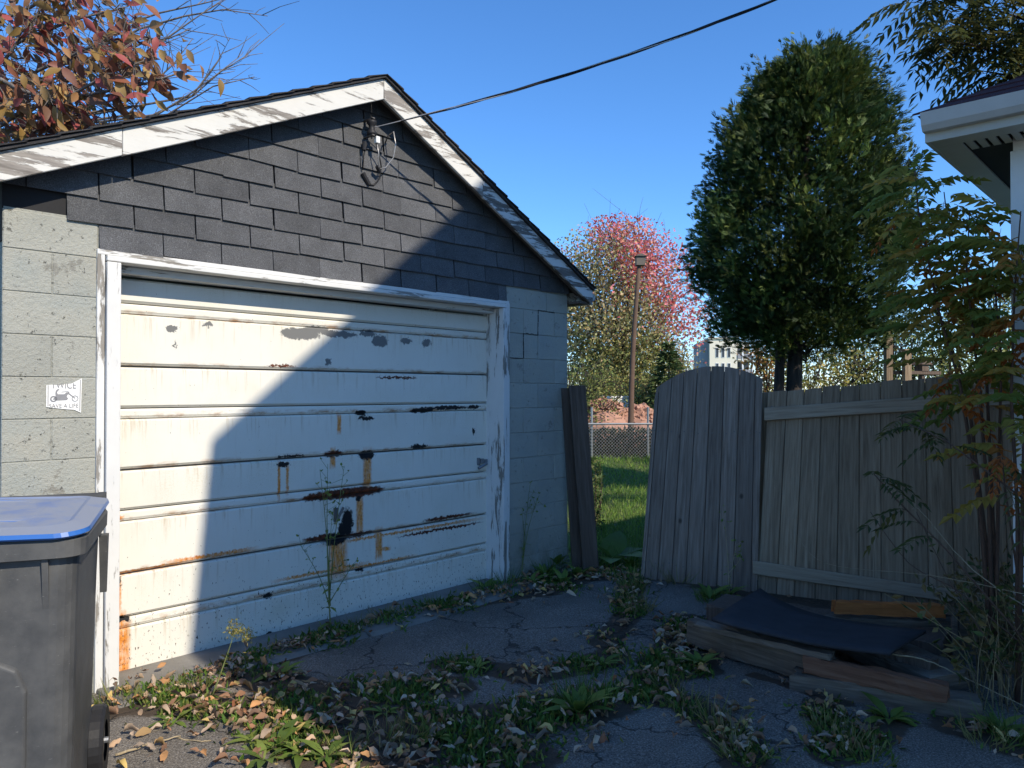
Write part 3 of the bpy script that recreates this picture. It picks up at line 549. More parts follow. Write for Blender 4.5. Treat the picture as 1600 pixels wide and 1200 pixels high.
gb = G(1090, 918); GPL = plane3(G(1000, 907), G(1180, 927), P(1110, 572, 6.18))
gate = empty('gate', gb, 0, 'arched grey wooden gate hanging crooked and open beside the garage', 'gate')
tx = [1022, 1030, 1050, 1069, 1090, 1111, 1132, 1156, 1180, 1192]; bx = [1000, 1007, 1027, 1049, 1071, 1097, 1120, 1145, 1173, 1183]
txg, bxg = tx, bx
def arch(x): t = (x - 1118) / 100; return 572 + 40 * abs(t) ** 2.1 * (1.0 if x < 1118 else .95) + (14 if x < 1024 else 0)
for i in range(9):
    a, b, c, d = bx[i] + .45, bx[i + 1] - .45, tx[i + 1] - .45, tx[i] + .45; yb = lambda x: 903 + (x - 1000) * .125 + random.uniform(-1.5, 1.5)
    q = [(a, yb(a)), (b, yb(b)), (c, arch(c)), ((c + d) / 2, arch((c + d) / 2)), (d, arch(d))]
    board_obj('board', q, GPL, random.uniform(-.003, .003), .019, M['gate_wood'], gate, gb, .003)
for i in range(1, 9): board_obj('hidden_gap_strip', [(bx[i] - 3.5, 901 + (bx[i] - 1000) * .12), (bx[i] + 3.5, 901 + (bx[i] - 1000) * .12), (tx[i] + 3.5, arch(tx[i]) + 8), (tx[i] - 3.5, arch(tx[i]) + 8)], GPL, -.0235, .012, M['gate_wood'], gate, gb, .001)  # unseen strips added behind the gate joints to block light through the gaps
for (ya, yb_) in ((655, 672), (868, 885)): board_obj('rail', [(1024, yb_), (1180, yb_ + 8), (1180, ya + 8), (1024, ya)], GPL, -.038, .035, M['gate_wood'], gate, gb)
fb = G(1330, 942); FPL = plane3(G(1183, 926), G(1493, 963), P(1330, 600, 5.72))
fence = empty('fence', fb, 0, 'leaning grey wooden board fence with two rails right of the gate', 'fence')
tx = [1200, 1230, 1257, 1285, 1313, 1343, 1376, 1409, 1445, 1482, 1520, 1560, 1602]; bx = [1183, 1213, 1241, 1273, 1307, 1342, 1377, 1413, 1452, 1493, 1535, 1580, 1628]
for i in range(12):
    top = lambda x: 614 - (x - 1200) * .098; bot = lambda x: 927 + (x - 1183) * .118; j = random.uniform(-2.5, 2.5)
    q = [(bx[i] + .5, bot(bx[i])), (bx[i + 1] - .5, bot(bx[i + 1])), (tx[i + 1] - .5, top(tx[i + 1]) + j), (tx[i] + .5, top(tx[i]) + j + random.uniform(-1, 1))]
    o = board_obj('board', q, FPL, random.uniform(-.003, .003), .018, M['fence_wood'], fence, fb, .003)
for i in range(1, 12): board_obj('hidden_gap_strip', [(bx[i] - 4, 922 + (bx[i] - 1183) * .118), (bx[i] + 4, 922 + (bx[i] - 1183) * .118), (tx[i] + 4, 622 - (tx[i] - 1200) * .098), (tx[i] - 4, 622 - (tx[i] - 1200) * .098)], FPL, -.0225, .012, M['fence_wood'], fence, fb, .001)  # strips added behind the fence joints so the gaps stay dark
def rail_obj(quad, off):
    p0, n = FPL; f = [on_plane(x, y, p0 + n * off, n) for x, y in quad]; return frame_obj('rail', f, [p - n * .036 for p in f], f[1] - f[0], n, sum(f) / 4, M['rail_wood'], fence, fb, .004, 'x')
rail_obj([(1194, 657), (1620, 629), (1620, 607), (1194, 637)], .0405); rail_obj([(1176, 897), (1560, 951), (1560, 931), (1176, 876)], .0405)
mb = MB(); p0 = P(1196, 640, 6.0)                            # hinge side post behind the gap
mb.box(-.045, .045, -.045, .045, 0, 1.5); o = mb.build('post', M['fence_wood'], fence); o.location = tuple(np.array((p0[0] + .02, p0[1] + .12, 0)) - fb); bevel(o, .004)
for par, pl, bb_, rows in ((gate, GPL, gb, ((bxg, txg, .09), (bxg, txg, .74))), (fence, FPL, fb, ((bx, tx, .085), (bx, tx, .87)))):
    mb = MB(); p0, nn_ = pl
    for (b_, t_, f) in rows:
        for i in range(len(b_) - 1):
            for e in (.25, .75):
                x = (b_[i] * (1 - e) + b_[i + 1] * e) * (1 - f) + (t_[i] * (1 - e) + t_[i + 1] * e) * f; y = (905 + (x - 1000) * .12) * (1 - f) + 590 * f + random.uniform(-3, 3)
                c = on_plane(x, y, p0 + nn_ * (.0035 if par is gate or f < 2 else .0), nn_); mb.bar(c, c - nn_ * .006, .009, .009)
    o = mb.build('nails', M['rust_metal'], par, bb_); o['kind'] = 'stuff'
# two old boards leaning by the garage corner
def slab(name, quad, depth0, depth1, th, mat, label, cat, group=None):
    """free-standing board given by its front corners: bottom pair at depth0, top pair at depth1"""
    f = [P(x, y, depth0 if i < 2 else depth1) for i, (x, y) in enumerate(quad)]; n = unit(np.cross(f[1] - f[0], f[3] - f[0])); n = n if n[1] < 0 else -n; base = (f[0] + f[1]) / 2
    o = frame_obj(name, f, [p - n * th for p in f], f[3] - f[0], n, sum(f) / 4, mat, None, (0, 0, 0), .004); return tag(o, label, cat, group)
slab('weathered_board', [(894, 889), (916, 890), (902, 607), (877, 606)], 6.42, 6.5, .03, M['post_wood'], 'dark board leaning against the garage corner, touching the block wall', 'board', 'old boards by the garage corner')
slab('weathered_board', [(911, 890), (936, 887), (915, 602), (889, 602)], 6.30, 6.42, .09, M['post_wood'], 'thick dark plank nearest the gap, in front of its twin at the garage corner', 'board', 'old boards by the garage corner')
# ================================================================ scrap pile in front of the fence
def plank(a, b, wd, ht, mat, label, name='timber', group='scrap lumber in the pile', cat='timber'):
    a = np.array(a, float); b = np.array(b, float); o_ = (a + b) / 2; L = np.linalg.norm(b - a); d = (b - a) / L; mb = MB(); m_ = 14; rg = []
    for k in range(m_ + 1):
        x = -L / 2 + L * k / m_; e = .004 if 0 < k < m_ else .010; j = lambda: random.gauss(0, .0028); q = .16
        rg.append([(x + j() * (3 if k in (0, m_) else 1), sy_ * wd / 2 + j(), sz_ * ht / 2 + j()) for sy_, sz_ in ((-1, -1 + q), (-1 + q * .4, -1), (1 - q * .4, -1), (1, -1 + q), (1, 1 - q), (1 - q * .4, 1), (.2, 1), (-.3, 1), (-1 + q * .4, 1), (-1, 1 - q))])
    for r_ in rg: mb.v += r_; mb.c += [None] * 10
    for k in range(m_):
        for j2 in range(10): a_ = k * 10 + j2; b_ = k * 10 + (j2 + 1) % 10; mb.f.append((a_, b_, b_ + 10, a_ + 10))
    mb.f += [tuple(range(9, -1, -1)), tuple(range(m_ * 10, m_ * 10 + 10))]
    o = mb.build(name, mat); r = unit(np.cross((0, 0, 1), d)); u = np.cross(d, r); o.matrix_world = Matrix.Translation(Vector(o_)) @ Matrix((d, r, u)).transposed().to_4x4(); return tag(o, label, cat, group)
def gh(x, y, z): return G(x, y, z)
plank(gh(1240, 1062, .05), gh(1528, 1108, .05), .13, .10, M['lumber_grey'], 'bottom front grey timber of the scrap pile, lying on the asphalt')
plank(gh(1082, 985, .10), gh(1262, 1040, .10), .10, .14, M['lumber_grey'], 'grey timber at the left front corner of the scrap pile')
plank(gh(1255, 1036, .145), gh(1480, 1083, .13), .05, .085, M['lumber_red'], 'reddish brown timber on top of the bottom front timber')
plank(gh(1090, 975, .20), gh(1300, 1025, .20), .09, .03, M['lumber_grey'], 'thin pale grey lath lying along the left front of the pile')
plank(gh(1300, 985, .10), gh(1490, 1065, .10), .30, .08, M['lumber_grey'], 'wide grey plank under the right end of the black sheet')
plank(gh(1120, 950, .07), gh(1480, 1010, .07), .35, .12, M['post_wood'], 'dark broad timber buried at the back of the scrap pile')
plank(gh(1305, 948, .22), gh(1475, 955, .22), .05, .075, M['lumber_orange'], 'orange brown stained board along the foot of the fence')
plank(gh(1290, 968, .14), gh(1490, 975, .14), .10, .05, M['lumber_grey'], 'grey board just below the orange brown board')
plank(gh(1375, 1015, .16), gh(1460, 1040, .16), .07, .07, M['post_wood'], 'short dark offcut beneath the front corner of the black sheet')
o = slab('stake', [(1487, 1090), (1498, 1090), (1497, 955), (1489, 955)], 4.18, 4.45, .03, M['lumber_grey'], 'grey upright stake leaning at the right end of the scrap pile', 'stake')
slab('plywood_sheet', [(1496, 1085), (1538, 1075), (1536, 960), (1500, 955)], 4.32, 4.6, .012, M['lumber_grey'], 'weathered plywood offcut standing behind the grey stake', 'plywood')
# black sheet: a sagging panel
c00, c10, c11, c01 = gh(1112, 966, .29), gh(1390, 1020, .28), gh(1447, 984, .25), P(1188, 919, 4.75)
mb = MB(); n = 14; top = []
for j in range(7):
    for i in range(n + 1):
        s, t = i / n, j / 6; p = (c00 * (1 - s) + c10 * s) * (1 - t) + (c01 * (1 - s) + c11 * s) * t; p = p + np.array((0, 0, -.05 * math.sin(math.pi * s ** .8) * (.4 + .9 * t) + .004 * math.sin(7 * s + 3 * t))); top.append(p)
m_ = len(top); mb.v = [tuple(p) for p in top] + [tuple(p - np.array((0, 0, .016))) for p in top]; mb.c = [None] * 2 * m_
for j in range(6):
    for i in range(n): a = j * (n + 1) + i; mb.f += [(a, a + 1, a + n + 2, a + n + 1), (m_ + a + n + 1, m_ + a + n + 2, m_ + a + 1, m_ + a)]
ed = [j * (n + 1) for j in range(7)][::-1] + list(range(1, n + 1)) + [j * (n + 1) + n for j in range(1, 7)] + list(range(6 * (n + 1) + n - 1, 6 * (n + 1), -1))
for a, b in zip(ed, ed[1:] + ed[:1]): mb.f.append((a, b, m_ + b, m_ + a))
solo(mb, 'black_sheet', M['black_felt'], gh(1250, 1000, 0), 'sagging black roofing sheet lying on the scrap pile', 'sheet', smooth=True)
def stick(pts, r, mat, name, label, cat='stick', group=None):
    P_ = [np.array(p, float) for p in pts]; P_ = [2 * P_[0] - P_[1]] + P_ + [2 * P_[-1] - P_[-2]]; out = []
    for i in range(1, len(P_) - 2):
        for k in range(6): t = k / 6; a, b, c, d = P_[i - 1:i + 3]; out.append(.5 * (2 * b + (c - a) * t + (2 * a - 5 * b + 4 * c - d) * t * t + (3 * b - 3 * c + d - a) * t ** 3) + RNG.normal(size=3) * r * .4)
    out.append(P_[-2]); mb = MB(); mb.tube(out, taper(r, r * .55, len(out)), 6); return solo(mb, name, mat, pts[0], label, cat, group, smooth=True)
stick([gh(1395, 1022, .22), gh(1450, 1032, .20), gh(1510, 1060, .14), gh(1610, 1108, .06)], .004, M['stem_dry'], 'dry_stick', 'long pale dry stem lying across the right end of the scrap pile')
stick([G(180, 1180, .03), G(225, 1165, .035), G(282, 1150, .03)], .006, M['stem_dry'], 'dry_twig', 'straight pale twig on the asphalt beside the bin')
stick([G(275, 1153, .02), G(310, 1158, .025), G(330, 1157, .02)], .004, M['stem_dry'], 'dry_twig', 'short bent twig beside the orange leaf near the bin')
# ================================================================ wheeled bin
fr_ = np.array((-1.35, 2.43, 0)); bd_ = unit((-.27, .67, 0)); wd_ = unit((-bd_[1], bd_[0], 0)); BW, BD, BH = .58, .70, 1.05
bo = fr_ + wd_ * BW / 2 + bd_ * BD / 2; rzb = math.atan2(bd_[1], bd_[0]) - math.pi / 2
can = empty('wheelie_bin', (bo[0], bo[1], 0.012), rzb, 'dark grey wheeled bin with a faded blue lid at the left edge', 'bin')
def rrect(wx, y0, y1, r, n=5):
    out = []
    for (cx, cy, a0) in ((wx - r, y0 + r, -90), (wx - r, y1 - r, 0), (-wx + r, y1 - r, 90), (-wx + r, y0 + r, 180)):
        for k in range(n + 1): a = math.radians(a0 + 90 * k / n); out.append((cx + r * math.cos(a), cy + r * math.sin(a)))
    return out
def loft(mb, rings, cap=True):
    n = len(rings[0][0]); i = len(mb.v)
    for (r, z) in rings: mb.v += [(x, y, zz) for (x, y), zz in zip(r, z if hasattr(z, '__len__') else [z] * n)]; mb.c += [None] * n
    for k in range(len(rings) - 1):
        for j in range(n): a = i + k * n + j; b = i + k * n + (j + 1) % n; mb.f.append((a, b, b + n, a + n))
    if cap: mb.f.append(tuple(range(i + n - 1, i - 1, -1))); mb.f.append(tuple(range(i + (len(rings) - 1) * n, i + len(rings) * n)))
mb = MB(); loft(mb, [(rrect(.235, -.275, .27, .07), .04), (rrect(.242, -.283, .278, .07), .10), (rrect(.250, -.297, .295, .07), .45), (rrect(.258, -.31, .315, .07), .80), (rrect(.264, -.32, .325, .07), .98)])
mb.build('body', M['bin_plastic'], can, smooth=False)
body_front = lambda z: -.275 - .045 * (z - .04) / .94
mb = MB(); pf = []                                          # raised front panel with an arched top
for (x, z) in [(-.12, .08), (.12, .08), (.125, .55), (.10, .62), (.04, .655), (-.04, .655), (-.10, .62), (-.125, .55)]: pf.append((x, z))
mb.hexa([(x, body_front(z) - .014, z) for x, z in pf], [(x * 1.06, body_front(z) + .01, z + (.012 if z > .5 else -.01)) for x, z in pf]); bevel(mb.build('front_panel', M['bin_plastic'], can), .008, 3)
mb = MB(); loft(mb, [(rrect(.275, -.335, .335, .07), .965), (rrect(.29, -.35, .35, .08), .97), (rrect(.292, -.352, .352, .08), 1.022), (rrect(.285, -.345, .35, .08), 1.032)]); mb.build('rim', M['bin_plastic'], can)
for s in (-1, 1):
    for x in (.17,): mb = MB(); mb.hexa([(s * x, -.335, .965), (s * (x + .018), -.335, .965), (s * (x + .018), -.30, .74), (s * x, -.30, .74)], [(s * x, -.26, .965), (s * (x + .018), -.26, .965), (s * (x + .018), -.26, .74), (s * x, -.26, .74)]); mb.build('rib', M['bin_plastic'], can)
mb = MB(); mb.hexa([(-.06, -.345, .965), (.05, -.345, .965), (.02, -.33, .66), (-.03, -.33, .66)], [(-.06, -.28, .93), (.05, -.28, .93), (.02, -.27, .66), (-.03, -.27, .66)]); bevel(mb.build('grab_bracket', M['bin_plastic'], can), .006)
mb = MB(); r0 = rrect(.295, -.365, .33, .09, 7); zc = lambda r, b: [b + .022 * (y + .36) / .7 - .006 * math.sin(3 * x / .3) for x, y in r]
rs = [(r0, zc(r0, 1.036)), (rrect(.30, -.372, .335, .09, 7), zc(r0, 1.042)), (rrect(.296, -.366, .332, .09, 7), zc(r0, 1.055)), (rrect(.24, -.29, .30, .08, 7), zc(r0, 1.068)), (rrect(.225, -.26, .29, .07, 7), zc(r0, 1.062)), (rrect(.12, -.15, .2, .06, 7), zc(r0, 1.068))]
loft(mb, rs); lid = mb.build('lid', M['lid_plastic'], can)
mb = MB(); mb.tube([(-.27, .375, 1.07), (.27, .375, 1.07)], .016, 10); mb.build('hinge_bar', M['bin_plastic'], can, smooth=True)
for s in (-1, 1): mb = MB(); mb.hexa([(s * .245, .30, .97), (s * .275, .30, .97), (s * .275, .40, 1.05), (s * .245, .40, 1.05)], [(s * .245, .30, 1.04), (s * .275, .30, 1.04), (s * .275, .40, 1.085), (s * .245, .40, 1.085)]); mb.build('hinge_lug', M['bin_plastic'], can)
for s in (-1, 1): mb = MB(); mb.hexa([(s * .262, .27, .93), (s * .292, .27, .93), (s * .285, .31, .70), (s * .262, .31, .70)], [(s * .262, .325, .93), (s * .292, .325, .93), (s * .285, .33, .70), (s * .262, .33, .70)]); mb.build('side_rib', M['bin_plastic'], can)
for s in (-1, 1):
    wl = MB(); wl.lathe([(.0, 0), (.07, 0), (.075, .012), (.07, .045), (.0, .05)], (s * .235, .27, .135), (s, 0, 0), 20); whl = wl.build('wheel', M['bin_plastic'], can)
    wl = MB(); wl.lathe([(.076, .0), (.125, -.002), (.135, .01), (.135, .045), (.125, .057), (.076, .055)], (s * .235, .27, .135), (s, 0, 0), 28); wl.build('tyre', M['black_rubber'], whl)
mb = MB(); mb.tube([(-.3, .27, .135), (.3, .27, .135)], .012, 8); mb.build('axle', M['grey_metal'], can)
# ================================================================ vegetation
def leaf_mesh(name, mat, L, Wd, curl=.2, fold=.2, twist=0.0, n=5):
    prof = [0.05, .62, 1.0, .92, .55, .0] if n == 5 else [0.05, .9, .8, 0]; mb = MB(); m = len(prof)
    for k in range(m):
        t = k / (m - 1); w_ = prof[k] * Wd / 2; x = L * t; z = -curl * L * t * t; a = twist * t
        for s in (-1, 0, 1): mb.v.append((x, s * w_ * math.cos(a), z + (fold * w_ if s else 0) + s * w_ * math.sin(a))); mb.c.append(None)
    for k in range(m - 1): a = k * 3; mb.f += [(a, a + 3, a + 4, a + 1), (a + 1, a + 4, a + 5, a + 2)]
    return mb.mesh(name, mat, None, True)
def orient(dirv, up):
    d = unit(dirv); y = unit(np.cross(up, d)); z = np.cross(d, y); return Matrix((d, y, z)).transposed().to_4x4()
def put(me, name, p, dirv, up, scale=1.0, parent=None, base=None):
    o = bpy.data.objects.new(name, me); M4 = Matrix.Translation(Vector(np.array(p) - (np.array(base) if base is not None else 0))) @ orient(dirv, up) @ Matrix.Scale(scale, 4); o.matrix_local = M4; link(o, parent); return o
def cloud(name, C, Dv, Up, Ln, Wd, cols, mat, parent, base, kind=None, fold=.15, drop=0.0, wpos=.42):
    V, Q = kites(C, Dv, Up, Ln, Wd, fold, drop, wpos); V = V - np.array(base)
    me = bpy.data.meshes.new(name); n = len(V); me.vertices.add(n); me.vertices.foreach_set('co', V.astype(np.float32).ravel()); q = len(Q)
    me.loops.add(q * 4); me.loops.foreach_set('vertex_index', Q.astype(np.int32).ravel()); me.polygons.add(q); me.polygons.foreach_set('loop_start', np.arange(q, dtype=np.int32) * 4); me.polygons.foreach_set('loop_total', np.full(q, 4, dtype=np.int32))
    me.update(calc_edges=True); me.materials.append(mat); at = me.attributes.new('Col', 'FLOAT_COLOR', 'POINT'); cc = np.concatenate([rep(cols), np.ones((n, 1))], 1); at.data.foreach_set('color', cc.astype(np.float32).ravel())
    o = bpy.data.objects.new(name, me)
    if kind: o['kind'] = kind
    return link(o, parent)
def pal(n, cols, wts=None, var=.2):
    c = np.array(cols); i = RNG.choice(len(c), n, p=None if wts is None else np.array(wts) / sum(wts)); return np.clip(c[i] * RNG.uniform(1 - var, 1 + var, (n, 1)) * RNG.uniform(.93, 1.07, (n, 3)), 0, 1)
def path(a, b, n=6, bend=.1, droop=0.0):
    a = np.array(a, float); b = np.array(b, float); L = np.linalg.norm(b - a); off = np.array([random.gauss(0, 1) for _ in range(3)]) * bend * L
    return [a + (b - a) * t + off * math.sin(math.pi * t) + np.array((0, 0, -droop * L * t * t)) for t in [i / n for i in range(n + 1)]]
# ---- cedar
CB = np.array((P(1225, 610, 11.0)[0], 11.0, 0)); cedar = empty('cedar_tree', CB, 0, 'tall dark green cedar tree with two trunks behind the fence', 'tree')
cx = P(1258, 300, 11.0)[0]
for (x0, x1, r, h) in ((P(1214, 600, 11)[0], P(1235, 300, 11)[0], .085, 5.2), (P(1238, 600, 11)[0], P(1262, 300, 11)[0], .125, 6.3)):
    mb = MB(); pts = [(x0 + (x1 - x0) * t, 11 + .1 * math.sin(t * 5), h * t) for t in [i / 9 for i in range(10)]]; mb.tube(pts, taper(r * 1.15, .02, 10), 9); mb.build('trunk', M['bark_dark'], cedar, CB, smooth=True)
prz = [2.05, 2.35, 3.0, 3.45, 4.37, 5.2, 5.7, 6.1, 6.4]; prr = [.6, 1.02, 1.2, 1.18, 1.08, .86, .62, .36, .08]
Cs = []; Ds = []; Co = []; Us = []; lim = MB()
for k in range(840):
    z0 = random.uniform(2.15, 6.1) if k > 90 else random.uniform(5.1, 6.38); R = np.interp(z0, prz, prr); a = random.uniform(0, 2 * math.pi); rr = R * (random.uniform(.78, 1.16) if k % 4 else random.uniform(.3, .8)) * (random.uniform(.15, 1) if z0 < 3.1 and k % 2 else 1); cr = random.uniform(.10, .32) * (.8 if z0 > 6 else 1)
    c = np.array((cx + .10 * math.sin(z0 * 1.3) + rr * math.cos(a), 11 + rr * math.sin(a), z0 + random.uniform(-.1, .1))); n = int(62 * (cr / .22) ** 1.7); out = unit((math.cos(a), math.sin(a), random.uniform(.1, 1.0)))
    if k % 4 == 0: lim.tube([(cx, 11, max(1.6, z0 - .5 * rr)), c * .8 + np.array((cx, 11, z0)) * .2], [.014, .004], 4)
    pp = c + np.clip(RNG.normal(size=(n, 3)), -1.5, 1.5) * cr * np.array((.5, .5, .6)) + out * np.clip(np.abs(RNG.normal(size=(n, 1))), 0, 1.4) * cr * .5; dd = RNG.normal(size=(n, 3)) * .45 + out; Cs.append(pp); Ds.append(dd); tone = random.uniform(.5, 1.4)
    sunlit_tint = random.random() < (.2 + .13 * max(0, z0 - 3.5)); Co.append(pal(n, [(.034, .066, .020), (.050, .088, .023), (.066, .108, .027)] if not sunlit_tint else [(.11, .15, .032), (.155, .19, .042), (.08, .12, .028)], None, .12) * tone)  # more yellow-green clumps higher up: sunlight painted into the crown colour
Cs = np.concatenate(Cs); Ds = np.concatenate(Ds); Co = np.concatenate(Co); n = len(Cs); Ds /= np.linalg.norm(Ds, axis=1, keepdims=True); Sd = np.cross(Ds, rdir(n)); Sd /= np.linalg.norm(Sd, axis=1, keepdims=True); Nn = np.cross(Ds, Sd); L = RNG.uniform(.08, .17, (n, 1)); c7, d7, l7, w7, o7 = [], [], [], [], []
for (t, sd, ll) in ((0, 0, .9), (.12, 1, .62), (.12, -1, .62), (.34, .9, .55), (.34, -.9, .55), (.55, .7, .45), (.55, -.7, .45)):   # every spray is a flat feathery fan
    c7.append(Cs + Ds * L * t); d7.append(Ds + Sd * sd * RNG.uniform(.25, .6, (n, 1)) + Nn * RNG.normal(size=(n, 1)) * .15); l7.append(L[:, 0] * ll); w7.append(np.full(n, .0125) * RNG.uniform(.7, 1.3, n)); o7.append(Co)
lim.build('limbs', M['bark_dark'], cedar, CB)['kind'] = 'stuff'
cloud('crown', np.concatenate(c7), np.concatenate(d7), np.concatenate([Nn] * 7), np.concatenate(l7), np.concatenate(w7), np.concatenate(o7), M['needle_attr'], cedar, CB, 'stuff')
# ---- maple and spruce and shrubs in the distance
def broadleaf(name, label, base, h, crown, nleaf, lsz, colf, stems=1, bark='bark_dark', cat='tree', group=None, spread=.35, clear=.25, twigs=60, dens=1.0):
    root = empty(name, base, 0, label, cat, group); base = np.array(base, float); (cw, cz0, cz1) = crown; cc = base + np.array((0, 0, (cz0 + cz1) / 2)); tips = []
    for s in range(stems):
        mb = MB(); lean = np.array((random.uniform(-spread, spread), random.uniform(-spread, spread), 0)) * (h * .5 if stems > 1 else h * .08); b0 = base + np.array((random.uniform(-.15, .15) * stems ** .5, random.uniform(-.15, .15), 0)); tip = base + lean + np.array((0, 0, h * random.uniform(.8, .95)))
        pts = path(b0, tip, 8, .03); r0 = .018 * h / stems ** .35; mb.tube(pts, taper(r0, .012, 9), 7)
        tr = mb.build('trunk', M[bark], root, base, smooth=True); br = MB()
        for k in range(twigs // stems):
            i = random.randint(2, 7); p = np.array(pts[i]); a = random.uniform(0, 6.28); rr = cw * random.uniform(.45, .95); zq = random.uniform(cz0, cz1); lim_ = math.sqrt(max(.05, 1 - ((zq - (cz0 + cz1) / 2) / ((cz1 - cz0) / 2)) ** 2)); q = np.array((base[0] + rr * lim_ * math.cos(a), base[1] + rr * lim_ * math.sin(a), base[2] + zq))
            if q[2] < p[2]: p = np.array(pts[2])
            pp = path(p, q, 5, .08); br.tube(pp, taper(r0 * .28, .006, 6), 4, cap=False); tips += pp[2:]
            for m_ in range(3): q2 = q + RNG.normal(size=3) * cw * .25; br.tube(path(pp[random.randint(2, 4)], q2, 3, .1), taper(.012, .004, 4), 3, cap=False); tips.append(q2)
        br.build('branches', M[bark], root, base)['kind'] = 'stuff'
    tips = np.array(tips); i = RNG.integers(0, len(tips), nleaf); C = tips[i] + RNG.normal(size=(nleaf, 3)) * cw * .13
    zc_ = (C[:, 2] - base[2] - (cz0 + cz1) / 2) / ((cz1 - cz0) / 2 * 1.05); rad = np.hypot(C[:, 0] - base[0], C[:, 1] - base[1]) / cw; C = C[(zc_ ** 2 + (rad * .95) ** 2) < 1.12]; n = len(C)
    dv = rdir(n) + np.array((0, 0, -.3)); cloud('crown', C, dv, rdir(n), RNG.uniform(.7, 1.3, n) * lsz, RNG.uniform(.5, .9, n) * lsz, colf(C, n), M['leaf_attr'], root, base, 'stuff'); return root
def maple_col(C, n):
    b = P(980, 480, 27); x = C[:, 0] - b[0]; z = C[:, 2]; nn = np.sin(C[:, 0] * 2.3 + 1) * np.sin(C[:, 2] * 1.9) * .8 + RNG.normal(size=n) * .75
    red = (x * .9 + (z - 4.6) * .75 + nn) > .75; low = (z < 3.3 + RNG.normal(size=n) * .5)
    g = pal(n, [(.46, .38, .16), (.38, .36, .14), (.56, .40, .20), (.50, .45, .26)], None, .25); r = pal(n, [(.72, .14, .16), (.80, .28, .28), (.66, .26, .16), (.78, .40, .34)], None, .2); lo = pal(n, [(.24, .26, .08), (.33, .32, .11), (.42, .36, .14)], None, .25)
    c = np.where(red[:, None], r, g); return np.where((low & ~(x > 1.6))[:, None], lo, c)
mbase = P(968, 660, 27); mbase[2] = 0
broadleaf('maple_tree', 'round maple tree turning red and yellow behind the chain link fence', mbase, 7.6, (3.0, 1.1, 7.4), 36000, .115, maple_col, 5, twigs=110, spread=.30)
gc = lambda cols, var=.25: (lambda C, n: pal(n, cols, None, var))
sb_ = P(1045, 640, 22); sb_[2] = 0
spr = empty('spruce_tree', sb_, 0, 'small dark green spruce in front of the maple, left of the gate top', 'tree'); mb = MB(); mb.tube([sb_, sb_ + np.array((0, 0, 2.9))], [.07, .01], 7); mb.build('trunk', M['bark_dark'], spr, sb_)
Cs, Ds = [], []
for k in range(110):
    zq = random.uniform(.3, 2.9); a = random.uniform(0, 6.28); R = 1.25 * (1 - zq / 3.1)
    for m_ in range(26): t = random.uniform(.15, 1); Cs.append(sb_ + np.array((R * t * math.cos(a), R * t * math.sin(a), zq - .25 * R * t + random.gauss(0, .04)))); Ds.append((math.cos(a) + random.gauss(0, .5), math.sin(a) + random.gauss(0, .5), -.2 + random.gauss(0, .3)))
n = len(Cs); cloud('crown', np.array(Cs), np.array(Ds), rdir(n), RNG.uniform(.12, .24, n), RNG.uniform(.03, .06, n), pal(n, [(.05, .085, .03), (.08, .12, .035), (.12, .15, .05)]), M['needle_attr'], spr, sb_, 'stuff')
YG = [(.40, .34, .08), (.30, .30, .08), (.45, .40, .16), (.22, .25, .07)]; OG = [(.5, .26, .06), (.42, .20, .06), (.34, .28, .08)]; GG = [(.17, .22, .06), (.24, .27, .08), (.30, .30, .10)]
def shrub(px, depth, topy, wd, cols, label, name='bush', nleaf=2600, lsz=.075, z0=.2, group='bushes beyond the fence', cat='bush'):
    b = P(px, 640, depth); b[2] = 0; h = EYE + (613 - topy) / 1200 * depth; return broadleaf(name, label, b, h, (wd, z0, h), nleaf, lsz, gc(cols), 3, twigs=45, cat=cat, group=group, spread=.3)
shrub(1065, 25, 560, 1.2, YG, 'yellow bush rising just over the left shoulder of the gate'); shrub(1050, 30, 538, 1.5, OG, 'orange shrub right of the spruce below the red maple branches')
shrub(1190, 15, 535, .75, OG, 'orange yellow bush left of the cedar trunks'); shrub(1265, 14, 530, .95, YG, 'yellow bush just right of the cedar trunks', nleaf=3400); shrub(1335, 15, 520, 1.1, YG, 'pale yellow green bush midway between cedar trunks and fence posts', nleaf=3800)
shrub(1420, 15, 500, 1.2, GG, 'light green bush behind the wooden posts', nleaf=4200); shrub(1500, 14, 470, 1.2, GG, 'green bush behind the right end of the fence', nleaf=4200); shrub(1580, 15, 420, 1.3, GG, 'tall green bush behind the white house corner', nleaf=4200)
shrub(905, 21, 560, 1.3, GG, 'green bush at the garage corner beyond the lawn', nleaf=3600); shrub(965, 24, 575, 1.2, YG, 'yellow green bush behind the leaning pole', nleaf=3000); shrub(1015, 23, 590, 1.0, GG, 'green bush between the leaning pole and the gate', nleaf=2600)
# ---- lawn grass seen through the gap, and the chain link fence behind it
n = 9000; X = RNG.uniform(0, 1, n); px = RNG.uniform(890, 1030, n); py = RNG.uniform(694, 905, n); g = np.array([G(a, b) for a, b in zip(px, py)]); dv = RNG.normal(size=(n, 3)) * .5 + np.array((0, 0, 1.0)); s = np.clip(g[:, 1] / 9, .8, 2.2)
o = cloud('lawn_grass', g, dv, rdir(n), RNG.uniform(.05, .11, n) * s ** .4, RNG.uniform(.006, .011, n) * s, pal(n, [(.11, .21, .03), (.16, .27, .04), (.23, .31, .07)]), M['leaf_attr'], None, (0, 0, 0), 'stuff', .1, .1, .3); tag(o, 'green lawn grass growing beyond the open gate', 'grass', None, 'stuff')
CF = 17.5; cfb = np.array((P(900, 700, CF)[0], CF, 0)); clf = empty('chain_link_fence', cfb, 0, 'low dark chain link fence at the far end of the lawn', 'fence'); H = .78; x0, x1 = cfb[0] - 1.0, P(1080, 700, CF)[0]
mb = MB(); st_ = .075; k = x0 - H
